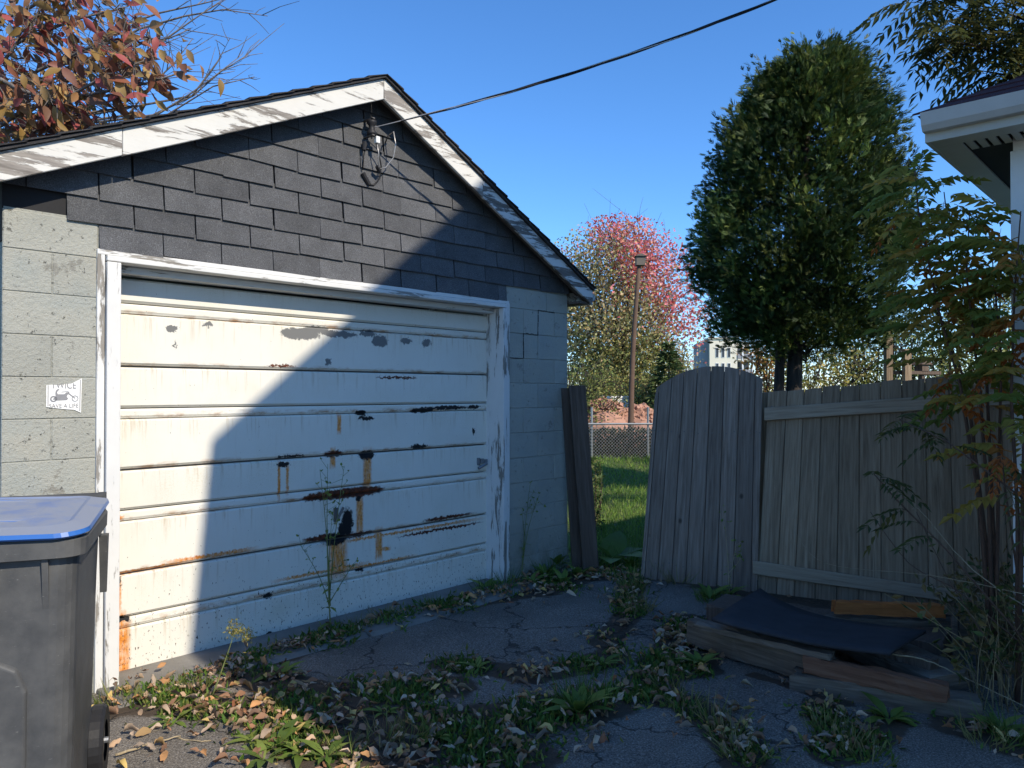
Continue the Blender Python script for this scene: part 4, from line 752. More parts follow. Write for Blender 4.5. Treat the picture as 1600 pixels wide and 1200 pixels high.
while k < x1:
    for s in (1, -1):
        a = np.array((k if s > 0 else k + H, CF, 0)); b = np.array((k + H if s > 0 else k, CF, H)); t0 = max(0, (x0 - k) / H if s > 0 else 0); mb.bar(a, b, .006, .006)
    k += st_
o = mb.build('mesh', M['galvanised'], clf, cfb); o['kind'] = 'stuff'
mb = MB(); mb.tube([(x0 - H, CF, H), (x1 + H, CF, H)], .022, 8); mb.build('top_rail', M['galvanised'], clf, cfb)
for x in (P(925, 700, CF)[0], P(1013, 700, CF)[0], P(1060, 700, CF)[0]): mb = MB(); mb.tube([(x, CF + .03, 0), (x, CF + .03, H + .38)], .025, 8); mb.build('post', M['galvanised'], clf, cfb)
n = 7000; C = np.stack([RNG.uniform(cfb[0] - .6, x1, n), CF + .25 + RNG.uniform(0, .5, n), RNG.uniform(0, 1, n) ** 1.6 * .62], 1); dv = rdir(n) + np.array((0, 0, .6))
o = cloud('undergrowth', C, dv, rdir(n), RNG.uniform(.06, .14, n), RNG.uniform(.03, .06, n), pal(n, [(.02, .035, .012), (.035, .05, .016), (.06, .06, .025)]), M['leaf_attr'], None, (0, 0, 0), 'stuff'); tag(o, 'dark undergrowth along the chain link fence', 'undergrowth', None, 'stuff')
# ---- brick heap, crates, pole with bird box behind the fence
def heap(px, depth, topy, wd, label):
    b = P(px, 660, depth); b[2] = 0; h = EYE + (613 - topy) / 1200 * depth; root = empty('brick_heap', b, 0, label, 'brick heap', 'brick heaps beyond the lawn'); mb = MB()
    for k in range(520):
        a = random.uniform(0, 6.28); r = wd * math.sqrt(random.random()); zz = h * max(0, 1 - (r / wd) ** 2.6) * random.uniform(.88, 1.12); c = b + np.array((r * math.cos(a), r * math.sin(a) * .6, zz)); d = rdir(1)[0] * np.array((1, 1, .35)); d = unit(d) * .13; mb.bar(c - d, c + d, .12, .085, unit(rdir(1)[0] + np.array((0, 0, 1.5))))
    o = mb.build('bricks', M['brick_far'], root, b); o['kind'] = 'stuff'; core = MB(); core.lathe([(wd * .97, 0), (wd * .8, h * .5), (wd * .55, h * .78), (wd * .25, h * .93), (0, h * .96)], b, (0, 0, 1), 14); core.build('rubble_core', M['brick_far'], root, b)
heap(945, 21, 632, .95, 'orange brick heap left of the leaning pole'); heap(1000, 21, 641, .6, 'smaller orange brick heap right of the leaning pole')
b = P(963, 650, 23); b[2] = 0; ap = empty('white_tub', b, .5, 'white tub standing behind the brick heap', 'tub'); mb = MB(); loft(mb, [(rrect(.34, -.26, .26, .06), .65), (rrect(.42, -.32, .32, .08), 1.32), (rrect(.45, -.35, .35, .08), 1.34), (rrect(.45, -.35, .35, .08), 1.39), (rrect(.40, -.30, .30, .08), 1.39), (rrect(.33, -.25, .25, .06), .9)]); mb.build('shell', M['appliance'], ap); mb = MB(); mb.box(-.35, .35, -.25, .25, 0, .65); mb.build('plinth', M['pole_wood'], ap)
pb = P(985, 655, 19); pb[2] = 0; pt = P(999, 412, 19.3); pol = empty('bird_box_pole', pb, 0, 'leaning wooden pole with a small bird box on top', 'pole'); mb = MB(); mb.tube(path(pb, pt, 6, .008), taper(.078, .05, 7), 9); mb.build('pole', M['pole_wood'], pol, pb, smooth=True)
bb = MB(); q = pt; bb.box(q[0] - .09, q[0] + .13, q[1] - .12, q[1] + .12, q[2] - .05, q[2] + .17); bx_ = bb.build('box', M['birdhouse'], pol, pb); bb = MB(); bb.hexa([(q[0] - .13, q[1] - .16, q[2] + .172), (q[0] + .02, q[1] - .16, q[2] + .24), (q[0] + .17, q[1] - .16, q[2] + .172)], [(q[0] - .13, q[1] + .16, q[2] + .172), (q[0] + .02, q[1] + .16, q[2] + .24), (q[0] + .17, q[1] + .16, q[2] + .172)]); bb.build('roof', M['birdhouse'], bx_, pb)
for (px, ty, lab) in ((1388, 520, 'taller of two grey wooden posts behind the fence'), (1417, 548, 'shorter of two grey wooden posts behind the fence')):
    b = P(px, 640, 11.5); b[2] = 0; mb = MB(); mb.box(-.05, .05, -.05, .05, 0, EYE + (613 - ty) / 1200 * 11.5); mb.box(-.065, .065, -.065, .065, EYE + (613 - ty) / 1200 * 11.5, EYE + (613 - ty) / 1200 * 11.5 + .02); o = mb.build('wooden_post', M['fence_wood']); o.location = tuple(b); bevel(o, .005, 1); tag(o, lab, 'post')
b = P(1440, 580, 11.8); h0 = float(b[2]); b[2] = 0; fd = empty('bird_feeder', b, .4, 'small dark bird feeder on a plank behind the fence posts', 'bird feeder')
mb = MB(); mb.box(-.03, .03, -.03, .03, 0, h0); mb.build('post', M['post_wood'], fd); mb = MB(); mb.box(-.55, .35, -.06, .06, h0 - .05, h0 + .0); mb.build('plank', M['post_wood'], fd); mb = MB(); mb.box(-.07, .07, -.07, .07, h0 + .002, h0 + .10); mb.build('box', M['post_wood'], fd); mb = MB(); mb.hexa([(-.12, -.1, h0 + .10), (.12, -.1, h0 + .10), (0, -.1, h0 + .2)], [(-.12, .1, h0 + .10), (.12, .1, h0 + .10), (0, .1, h0 + .2)]); mb.build('roof', M['post_wood'], fd)
# ---- far apartment block
AD = 100.0; ab = P(1109, 613, AD); ab[2] = 0; apt = empty('apartment_block', ab, -.12, 'far cream apartment block with balconies between maple and cedar', 'building'); AH = EYE + (613 - 530) / 1200 * AD; sx = AD / 1200
mb = MB(); mb.box(0, 42 * sx, 0, 10, 0, AH); aw = mb.build('wall', M['cream_wall'], apt); mb = MB(); mb.box(-1.05, 0 - .01, 1, 9, 0, AH - .2); mb.build('side_wall', M['shade_and_rail_grey'], apt); mb = MB(); mb.box(42 * sx + .01, 64 * sx, 1.6, 10, 0, AH - .3); mb.build('balcony_bay', M['cream_wall'], apt)  # side wall is grey because its shade is put into the colour
mb = MB(); mb.box(-.2, 42 * sx + .1, -.15, 10.1, AH, AH + .25); mb.build('parapet', M['cream_wall'], apt)
for r in range(4):
    zz = AH - 1.2 - r * 2.0 - 1.2
    for x in (.75, 1.5, 2.25): mb = MB(); mb.box(x, x + .42, -.05, -.01, zz, zz + 1.3); f = mb.build('window', M['white_metal'], apt); mb = MB(); mb.box(x + .06, x + .36, -.07, -.052, zz + .06, zz + 1.24); mb.build('pane', M['window_dark'], f)
    mb = MB(); mb.box(42 * sx + .1, 64 * sx - .1, 1.55, 1.59, zz - .1, zz + 1.5); mb.build('balcony_door', M['window_dark'], apt); mb = MB(); mb.box(42 * sx + .05, 66 * sx, -.1, 1.5, zz - .35, zz - .2); mb.build('balcony_floor', M['cream_wall'], apt); mb = MB(); mb.box(42 * sx + .05, 66 * sx, -.12, -.06, zz - .15, zz + .45); mb.build('balcony_rail', M['shade_and_rail_grey'], apt)
for x in (50 * sx, 65 * sx): mb = MB(); mb.box(x - .1, x + .1, -.2, .0, 0, AH - .3); mb.build('balcony_post', M['white_metal'], apt)
# ---- cherry-like tree whose autumn branches hang over the garage roof, upper left
tb = UL(-2.3, -2.2); tb[2] = 0
cher = empty('autumn_tree', tb, 0, 'tree with large reddish brown autumn leaves above the left end of the garage roof', 'tree')
mb = MB(); fork = UL(-1.5, -1.6, 2.6); mb.tube(path(tb, fork, 6, .02), taper(.13, .08, 7), 10); mb.build('trunk', M['bark_grey'], cher, tb, smooth=True)
TW = []                                                    # branch ends given where they show in the photo
for (pts, d0, d1) in [([(-60, 190), (60, 110), (150, 70), (235, 60)], 5.2, 4.9), ([(-60, 120), (40, 60), (120, 30), (200, 10)], 5.4, 5.0), ([(-80, 250), (40, 170), (130, 150), (230, 130), (300, 108)], 5.0, 4.8),
                      ([(-60, 280), (30, 215), (110, 180), (215, 165)], 5.3, 5.0), ([(-60, 60), (50, 10), (120, -30), (190, -60)], 5.6, 5.3), ([(-60, 230), (50, 190), (100, 130), (190, 90), (215, 20)], 5.6, 5.4), ([(-60, 150), (10, 90), (60, 20), (90, -60)], 5.0, 5.0), ([(-40, 270), (40, 230), (90, 215), (150, 200)], 5.5, 5.3), ([(-60, 90), (30, 140), (90, 160), (180, 110), (225, 95)], 4.9, 4.7)]:
    p3 = [P(x, y, d0 + (d1 - d0) * i / (len(pts) - 1)) for i, (x, y) in enumerate(pts)]; br = MB(); br.tube([fork] + p3, taper(.020, .004, len(p3) + 1), 6); br.build('branch', M['bark_grey'], cher, tb, smooth=True)
    for a, b in zip(p3[:-1], p3[1:]):
        for k in range(9): TW.append((a + (b - a) * random.random(), unit(b - a)))
for (pts, d) in [([(190, 40), (250, 20), (320, 5), (380, -10)], 6.2), ([(200, 110), (260, 60), (300, 30), (345, 0)], 6.0), ([(230, 190), (290, 150), (330, 125), (370, 90)], 6.4), ([(240, 180), (300, 150), (350, 110), (390, 85)], 6.6), ([(200, 180), (240, 130), (270, 100), (300, 60)], 6.1), ([(215, 45), (290, 25), (350, 15), (420, 25)], 6.3), ([(225, 65), (265, 60), (300, 45)], 6.0), ([(300, 150), (340, 95), (360, 60)], 6.5), ([(250, 185), (330, 135), (400, 120)], 6.7)]:
    p3 = [P(x + random.uniform(-3, 3), y, d) for x, y in pts]; br = MB(); br.tube([P(-80, 220, d)] + p3, taper(.012, .003, len(p3) + 1), 5); tw = br.build('bare_branch', M['bark_grey'], cher, tb, smooth=True)
    br = MB()
    for a, b in zip(p3[:-1], p3[1:]):
        for k in range(4): q = a + (b - a) * random.random(); e = q + (unit(b - a) + RNG.normal(size=3) * .6) * random.uniform(.08, .25); br.tube([q, (q + e) / 2 + RNG.normal(size=3) * .01, e], [.004, .003, .0018], 4)
    o = br.build('twigs', M['bark_grey'], tw, tb); o['kind'] = 'stuff'
lms = [leaf_mesh('leaf', M['leaf_autumn'], .115, .05, c, f, tw_) for c, f, tw_ in ((.25, .35, .2), (.4, .2, -.4), (.1, .5, .6), (.55, .3, .1))]
cnt = 0; lim = MB(); lt = MB()
for k in range(1300):
    p, d = random.choice(TW); q = p + RNG.normal(size=3) * np.array((.12, .12, .11)); dv = unit(d * .7 + RNG.normal(size=3) * .55 + np.array((0, 0, -.75))); up = unit(RNG.normal(size=3) * .7 + np.array((.3, -.6, .5)))
    sx_ = 800 + 1200 * q[0] / q[1]; sy_ = 613 - 1200 * (q[2] - EYE) / q[1]
    if sx_ > 250 and random.random() < .6: continue
    if sx_ < -40 or sy_ < -40: continue
    lt.tube([p, (p + q) / 2 + np.array((0, 0, .02)), q], [.0032, .0022, .0014], 4, cap=False)
    if cnt < 300: put(random.choice(lms), 'leaf', q, dv, up, random.uniform(.65, 1.2), cher, tb); cnt += 1
    else:
        me = random.choice(lms); Mx = np.array(orient(dv, up))[:3, :3] * random.uniform(.65, 1.2); col = random.choice([(.30, .11, .06), (.40, .21, .09), (.22, .09, .06), (.42, .28, .11), (.28, .17, .05), (.40, .10, .09)])
        i0 = len(lim.v); lim.v += [tuple(Mx @ np.array(v.co) + q) for v in me.vertices]; lim.c += [col] * len(me.vertices); lim.f += [tuple(i0 + j for j in pl.vertices) for pl in me.polygons]
o = lt.build('twigs', M['bark_grey'], cher, tb, fixn=False); o['kind'] = 'stuff'
if lim.v: o = lim.build('foliage', M['leaf_attr'], cher, tb, smooth=True, fixn=False); o['kind'] = 'stuff'
for (x, y) in ((275, 105), (283, 100), (270, 112), (262, 118), (205, 178), (215, 172)): put(lms[2], 'leaf', P(x, y, 4.75), unit(RNG.normal(size=3) + np.array((.6, 0, -.5))), (0, -.7, .7), 1.0, cher, tb)
# ---- pinnate leaves (rowan / ash saplings)
def pinnate(name, mat, L=.30, n=7, ll=.075, lw=.026, droop=.35):
    mb = MB(); pts = [np.array((L * t, 0, -droop * L * t * t)) for t in [i / 8 for i in range(9)]]; mb.tube(pts, taper(.0028, .0012, 9), 4)
    C, Dv = [], []
    for k in range(n):
        t = .22 + .74 * k / (n - 1); p = np.array((L * t, 0, -droop * L * t * t))
        for s in (-1, 1): C.append(p); Dv.append((.45 + random.uniform(-.1, .1), s, -.25 - droop * .5 + random.uniform(-.15, .15)))
    C.append(pts[-1]); Dv.append((1, 0, -droop)); m_ = len(C); V, Q = kites(np.array(C), np.array(Dv, float), np.tile((0, 0, 1.0), (m_, 1)) + RNG.normal(size=(m_, 3)) * .15, RNG.uniform(.8, 1.1, m_) * ll, RNG.uniform(.85, 1.1, m_) * lw, .2, .15, .45)
    mb.arr(V, Q, [(.1, .1, .1)] * len(V)); return mb.mesh(name, mat)
pin_g = [pinnate('leaf', M['leaf_rowan'], .24 * s, 5 + i % 2, .092 * s, .047 * s, d) for i, (s, d) in enumerate(((1, .2), (1.15, .45), (.85, .7), (1, .5)))]
pin_o = [pinnate('leaf', M['leaf_orange'], .17, 6, .06, .026, 1.1), pinnate('leaf', M['leaf_orange'], .15, 6, .055, .026, .8)]
pin_d = [pinnate('leaf', M['leaf_rowan_dark'], .30, 6, .11, .032, d) for d in (.3, .7, 1.0)]
def sapling(stems, label, leaves, nl, name='rowan_sapling', group='rowan saplings by the house corner', orange=0, spread=.12, smin=.6, smax=1.05, start=.2, stemr=.012, mat='stem_red', cap=300):
    """stems: list of lists of (px, py, depth)"""
    base = P(*stems[0][0]); base[2] = 0; root = empty(name, base, 0, label, 'sapling' if name != 'rowan_tree' else 'tree', group)
    for s in stems:
        p3 = [P(*q) for q in s]; mb = MB(); mb.tube(p3, taper(stemr, .003, len(p3)), 6); mb.build('stem' if name != 'rowan_tree' else 'branch', M[mat], root, base, smooth=True)
        L = len(p3) - 1
        for k in range(nl // len(stems)):
            t = start + (1 - start) * random.random(); i = min(int(t * L), L - 1); q = p3[i] + (p3[i + 1] - p3[i]) * (t * L - i); a = random.uniform(0, 6.28); dv = np.array((math.cos(a), math.sin(a), random.uniform(-.15, .55)))
            q = q + dv * random.uniform(0, spread); put(random.choice(leaves), 'leaf', q, dv, (0, 0, 1), random.uniform(smin, smax), root, base)
        for k in range(orange): t = random.uniform(.45, 1); i = min(int(t * L), L - 1); q = p3[i] + RNG.normal(size=3) * .08; a = random.uniform(0, 6.28); put(random.choice(pin_o), 'leaf', q, (math.cos(a), math.sin(a), .1), (0, 0, 1), random.uniform(.8, 1.2), root, base)
    return root
sapling([[(1555, 1090, 4.0), (1545, 800, 4.1), (1530, 600, 4.2), (1510, 430, 4.3), (1515, 330, 4.35)], [(1555, 1090, 4.0), (1560, 750, 4.1), (1565, 560, 4.2), (1550, 400, 4.3)], [(1555, 1085, 4.0), (1530, 780, 4.15), (1500, 600, 4.3), (1465, 480, 4.4), (1435, 330, 4.5), (1428, 250, 4.55)]], 'tall rowan sapling with green and orange leaves in front of the fence end', pin_g, 120, orange=5, start=.45)
sapling([[(1590, 1100, 3.7), (1590, 800, 3.8), (1580, 620, 3.9), (1585, 460, 4.0), (1595, 330, 4.0)], [(1590, 1100, 3.7), (1600, 700, 3.8), (1610, 500, 3.9), (1595, 390, 3.95)]], 'green rowan sapling nearest the camera at the right edge', pin_g, 70, orange=3, start=.25)
sapling([[(1560, 1000, 4.6), (1510, 600, 4.7), (1460, 480, 4.8), (1440, 400, 4.9)], [(1560, 1000, 4.6), (1540, 560, 4.7), (1490, 420, 4.8), (1475, 300, 4.9)]], 'yellowing rowan sapling rising above the fence behind the others', [pinnate('leaf', (leafmat('leaf_yellow', [(0, (.48, .38, .07)), (.4, (.34, .32, .06)), (.75, (.52, .34, .06)), (1, (.56, .24, .05))], .5) or M['leaf_yellow']), .23, 5, .085, .044, d) for d in (.3, .7)], 80, start=.55)
sapling([[(1600, 1000, 3.4), (1480, 860, 3.6), (1400, 780, 3.75), (1365, 740, 3.8)]], 'low arching rowan shoot reaching left across the fence', pin_d, 8, spread=.02, smin=.45, smax=.6, stemr=.005, start=.4)
sapling([[(1600, 780, 3.5), (1480, 690, 3.7), (1405, 655, 3.9)]], 'thin drooping shoot across the top rail of the fence', pin_d, 9, spread=.03, smin=.45, smax=.6, stemr=.004, start=.3)
ol = sapling([[(1590, 900, 3.55), (1570, 760, 3.6), (1566, 715, 3.6)]], 'slender shoot ending in a bright orange drooping leaf at the right', pin_d, 3, spread=.02, stemr=.005)
ob = np.array(ol.location)
for k in range(5): a = k * 1.25; put(pin_o[0], 'leaf', P(1566, 712, 3.6), (math.cos(a) * .5, math.sin(a) * .5, -.1), (math.cos(a), math.sin(a), .6), .75, ol, ob)
# rowan tree behind the house whose branches cross the sky at the upper right
sapling([[(1900, 640, 7.6), (1850, 300, 7.4), (1700, 120, 7.0), (1600, 95, 6.8), (1520, 70, 6.6), (1440, 60, 6.5)], [(1900, 640, 7.6), (1840, 250, 7.3), (1690, 60, 6.9), (1600, 30, 6.7), (1540, 10, 6.6)], [(1900, 640, 7.6), (1820, 200, 7.0), (1680, 40, 6.6), (1560, -30, 6.4), (1480, -10, 6.3), (1430, 20, 6.3)], [(1900, 640, 7.6), (1800, 220, 7.4), (1680, 130, 7.1), (1590, 120, 7.0), (1530, 110, 6.9)], [(1900, 640, 7.6), (1810, 130, 7.2), (1700, 0, 6.9), (1600, 60, 6.8), (1490, 30, 6.7)]],
        'rowan tree behind the house, its branches crossing the upper right sky', pin_d, 260, name='rowan_tree', group=None, spread=.16, smin=.9, smax=1.25, start=.45, stemr=.04, mat='bark_dark')
# ---- dry stalks and brambles at the right edge
mb = MB(); Cs = []; Ds = []
for k in range(170):
    b = G(random.uniform(1520, 1660), random.uniform(985, 1120)); h = random.uniform(.2, .62); l = np.array((random.gauss(-.12, .22), random.gauss(-.05, .15), 0)); tip = b + l * h * 1.6 + np.array((0, 0, h)); pts = [b, b + l * h * .4 + np.array((0, 0, h * .5)), tip]; mb.tube(pts, [.0032, .0026, .0012], 3, random.choice([(.27, .20, .10), (.20, .14, .07), (.34, .27, .15), (.13, .11, .05)]), cap=False)
    for m_ in range(7): t = random.random(); Cs.append(pts[1] + (tip - pts[1]) * t); Ds.append(RNG.normal(size=3) + np.array((0, 0, .2)))
o = mb.build('dry_stalks', M['litter_attr'], None, None, (0, 0, 0), fixn=False); tag(o, 'tangle of dry brown weed stalks at the foot of the saplings', 'weeds', None, 'stuff')
n = len(Cs); o = cloud('bramble_leaves', np.array(Cs), np.array(Ds), rdir(n), RNG.uniform(.03, .07, n), RNG.uniform(.012, .03, n), pal(n, [(.16, .12, .04), (.10, .12, .03), (.22, .16, .06), (.07, .09, .03)]), M['leaf_attr'], None, (0, 0, 0), 'stuff'); tag(o, 'small olive leaves among the dry weed stalks', 'leaves', None, 'stuff')
for i, (pts, r) in enumerate([([(1600, 1010, 3.6), (1500, 925, 3.9), (1420, 880, 4.2), (1360, 800, 4.4)], .004), ([(1620, 960, 3.5), (1520, 890, 3.8), (1440, 800, 4.1), (1425, 795, 4.1)], .003), ([(1580, 1060, 3.5), (1480, 900, 3.9), (1432, 800, 4.2)], .003), ([(1610, 930, 3.4), (1460, 900, 3.9), (1290, 880, 4.6), (1240, 830, 4.9)], .0018)]):
    stick([P(*q) for q in pts], r, M['stem_dry'] if i % 2 else M['stem_red'], 'bramble_cane', ['dark bramble cane arching up across the fence boards', 'short pale cane bent over at its tip in front of the fence', 'brown cane rising steeply beside the scrap pile', 'long pale cane reaching far left across the fence'][i], 'cane', 'canes in front of the fence')
# ---- ground cover: litter, grass, weeds
def sample_strip(n, spread=.9):
    i = RNG.choice(len(SP), n, p=SP[:, 2] ** 1.3 / (SP[:, 2] ** 1.3).sum()); r = SP[i, 2:3] * spread; return SP[i, :2] + RNG.normal(size=(n, 2)) * r * .75
def gzw(xy):
    out = []
    for x, y in xy: u, L = toUL(np.array((x, y, 0.0))); out.append((gz(u, L) if 0 < L < 14 and u < 3.9 else .008) if not (0 < L < .42 and -.15 < u < 2.9) else .036)
    return np.array(out)
fl = []
for c, f, tw_, wl2 in ((.25, .6, .5, .034), (-.35, .9, -.6, .030), (.5, 1.2, .3, .040), (-.2, .4, 1.1, .028), (.15, 1.0, -.4, .036), (-.5, .5, .2, .042), (.3, 1.5, -.8, .038), (.1, .3, .3, .040)):
    me = leaf_mesh('fallen_leaf', M['leaf_fallen'], random.uniform(.065, .09), wl2, c, f, tw_, 5)
    for v in me.vertices: v.co += Vector((random.gauss(0, .0025), random.gauss(0, .0028), random.gauss(0, .0035)))
    fl.append(me)
lab = [('curled tan leaf lying in the weedy crack of the driveway', 0), ('dry brown leaf lying on the dark asphalt', 1)]
FL = []
for k in range(150):
    if k < 100: x, y = sample_strip(1, 1.0)[0]; grp = 'dry leaves caught among the weeds'; lb = 'dry curled leaf caught among the weeds in the driveway'
    else:
        g = G(random.uniform(300, 1350), random.uniform(925, 1195)); x, y = g[0], g[1]; grp = 'dry leaves lying on bare asphalt'; lb = 'dry leaf lying loose on the bare asphalt'
    u, L = toUL(np.array((x, y, 0)))
    if L < .05: continue
    z = gzw([(x, y)])[0] + random.uniform(.012, .03); a = random.uniform(0, 6.28)
    o = put(random.choice(fl), 'fallen_leaf', (x, y, z), (math.cos(a), math.sin(a), random.uniform(-.1, .35)), (random.gauss(0, .35), random.gauss(0, .35), 1), random.uniform(.5, .95)); tag(o, lb, 'leaf', grp)
big = MB(); LC = [(.44, .30, .19), (.28, .17, .11), (.54, .40, .28), (.30, .15, .08), (.48, .37, .27), (.34, .22, .10), (.26, .14, .08), (.22, .15, .10), (.50, .26, .11), (.42, .31, .22), (.55, .40, .14)]
src = [[np.array(v.co) for v in me.vertices] for me in fl]; pol_ = [tuple(pl.vertices) for pl in fl[0].polygons]
cl_ = sample_strip(115, .9); cl_ = np.repeat(cl_, 10, 0) + RNG.normal(size=(1150, 2)) * .05; xy = np.concatenate([cl_, sample_strip(650, .95), np.array([G(random.uniform(180, 560), random.uniform(1060, 1210))[:2] for _ in range(90)])]); zz = gzw(xy)
for (x, y), z in zip(xy, zz):
    u, L = toUL(np.array((x, y, 0)))
    if L < .03: continue
    a = random.uniform(0, 6.28); R = np.array(orient((math.cos(a), math.sin(a), random.uniform(-.3, .5)), (random.gauss(0, .6), random.gauss(0, .6), 1)))[:3, :3] * random.uniform(.35, .95) ** 1.0; q = np.array((x, y, z + random.uniform(.006, .035))); i0 = len(big.v); s = random.choice(src); c = np.array(random.choice(LC)) * random.uniform(.75, 1.15)
    big.v += [tuple(R @ v + q) for v in s]; big.c += [tuple(c)] * len(s); big.f += [tuple(i0 + j for j in pl) for pl in pol_]
o = big.build('leaf_litter', M['litter_attr'], smooth=True, fixn=False); tag(o, 'brown leaf litter filling the weedy cracks of the driveway', 'leaf litter', None, 'stuff')
n = 30000; xy = sample_strip(n, .9); z = gzw(xy); patch = np.array([math.sin(x * 5.1 + 1.3) * math.sin(y * 4.3) + math.sin(x * 11 + y * 7) * .5 for x, y in xy]); keep = (patch + RNG.normal(size=n) * .35 > .05) & (np.array([toUL(np.array((x, y, 0)))[1] for x, y in xy]) > .12); xy = xy[keep]; z = z[keep]; n = len(xy)
o = cloud('ground_weeds', np.column_stack([xy, z]), RNG.normal(size=(n, 3)) * .8 + np.array((0, 0, .75)), rdir(n), RNG.uniform(.018, .055, n), RNG.uniform(.008, .018, n), pal(n, [(.09, .17, .03), (.13, .21, .035), (.07, .12, .025), (.20, .22, .05)]), M['leaf_attr'], None, (0, 0, 0), 'stuff'); tag(o, 'low green weeds creeping through the driveway cracks', 'weeds', None, 'stuff')
# grass tufts
C = []; Dv = []; Ln = []; cols = []
TUFT = [(985, 945, .22, 1), (985, 925, .2, 1), (1000, 960, .16, 1), (900, 1105, .2, 0), (930, 1110, .2, 0), (1070, 1110, .12, 1), (1110, 1130, .14, 1), (1140, 1160, .14, 1), (1160, 1190, .15, 1), (1330, 1170, .12, 1), (1360, 1190, .12, 1), (1290, 1150, .11, 1), (260, 1085, .09, 2), (300, 1080, .10, 2), (180, 1105, .13, 2), (235, 1095, .07, 2), (600, 970, .13, 1), (680, 955, .14, 0), (760, 930, .16, 0), (560, 985, .11, 1), (640, 1160, .12, 1), (600, 1165, .13, 1), (860, 905, .22, 0), (930, 890, .25, 0), (980, 885, .25, 0), (720, 1050, .1, 0), (1040, 1075, .1, 1), (1110, 945, .15, 0), (1580, 1160, .18, 0), (1540, 1170, .15, 1), (540, 1180, .1, 2), (1030, 905, .2, 0), (1060, 915, .18, 1), (790, 920, .18, 0)]
for (px, py, h, kd) in TUFT:
    g = G(px, py); g[2] = .012; m_ = 46
    for k in range(m_): a = random.uniform(0, 6.28); r = random.random() ** .6 * .085; C.append(g + np.array((r * math.cos(a), r * math.sin(a), 0))); t = random.uniform(.15, 1.1); Dv.append((math.cos(a) * t, math.sin(a) * t, 1)); Ln.append(h * random.uniform(.5, 1.15)); cols.append(np.array(random.choice([[(.07, .13, .025), (.10, .17, .03)], [(.20, .19, .06), (.12, .15, .04), (.28, .23, .10)], [(.16, .20, .05), (.26, .25, .09), (.12, .17, .04)]][kd])) * random.uniform(.8, 1.2))
o = cloud('grass_tufts', np.array(C), np.array(Dv), rdir(len(C)), np.array(Ln), np.full(len(C), .0055), np.array(cols), M['leaf_attr'], None, (0, 0, 0), 'stuff', .1, .25, .25); tag(o, 'tufts of grass and yellowing blades in the driveway cracks', 'grass', None, 'stuff')
# rosettes and leafy weeds
wl_ = [leaf_mesh('leaf', M['leaf_weed'], L, w_, c, f, 0) for L, w_, c, f in ((.12, .045, .5, .2), (.10, .035, .3, .3), (.16, .05, .6, .2))]
def rosette(px, py, label, n=11, s=1.0, up=.35, name='leafy_weed', group='leafy weeds in the driveway', z=.015):
    b = G(px, py); b[2] = z; root = empty(name, b, 0, label, 'weed', group)
    for k in range(n): a = 6.283 * k / n + random.gauss(0, .25); put(random.choice(wl_), 'leaf', b + np.array((.012 * math.cos(a), .012 * math.sin(a), .005)), (math.cos(a), math.sin(a), up * random.uniform(.5, 2.2)), (0, 0, 1), s * random.uniform(.7, 1.15), root, b)
    return root
for px, py, lb, n, s, up in [(430, 1175, 'bright green broad leaved weed in the sunlit corner below the door', 13, 1.0, .5), (470, 1185, 'sunlit weed just right of the brightest broad leaved weed', 10, .8, .6), (500, 1100, 'dark weed between leaves left of centre', 9, .6, .5), (395, 1165, 'small sunlit weed left of the brightest broad leaved weed', 8, .6, .5), (905, 1120, 'large grassy weed in the middle of the driveway', 16, 1.1, 1.3), (1095, 1045, 'bushy weed in front of the left end of the scrap pile', 14, .9, .8), (1105, 1010, 'weed against the left corner timber of the scrap pile', 12, .8, .8), (1390, 1130, 'spreading weed in front of the bottom timber of the pile', 14, 1.0, .5), (1270, 1125, 'small weed on the asphalt left of the spreading weed', 8, .6, .5), (745, 1050, 'small weed in the central crack near the apron', 9, .6, .6), (940, 1045, 'small weed at the right end of the central crack', 9, .7, .6), (1110, 940, 'weed at the foot of the gate beside the black sheet', 14, 1.0, 1.0), (1140, 935, 'weed between the gate and the black sheet corner', 12, .9, 1.0), (440, 1060, 'dark weed at the sunlight edge by the apron', 10, .9, .6), (270, 1135, 'small sunlit weed nearest the bin wheel', 9, .6, .6), (1560, 1150, 'weed at the lower right corner under the brambles', 12, 1.0, .8), (455, 1150, 'bushy sunlit weed behind the brightest broad leaved weed', 14, .7, .9), (415, 1195, 'sunlit weed at the bottom edge below the brightest one', 12, .8, .6), (340, 1115, 'small sunlit weed among orange leaves near the goldenrod', 10, .55, .7), (510, 1190, 'sunlit weed at the very edge of the shade at the bottom', 10, .7, .6), (600, 1120, 'low weed below the tall weed, in shade', 9, .6, .4), (680, 1160, 'low weed among the litter at bottom centre', 10, .7, .4), (760, 925, 'weed at the apron end beside the right jamb', 11, .9, .8), (830, 915, 'weed in front of the right block wall', 12, 1.0, .9)]: rosette(px, py, lb, n, s, up)
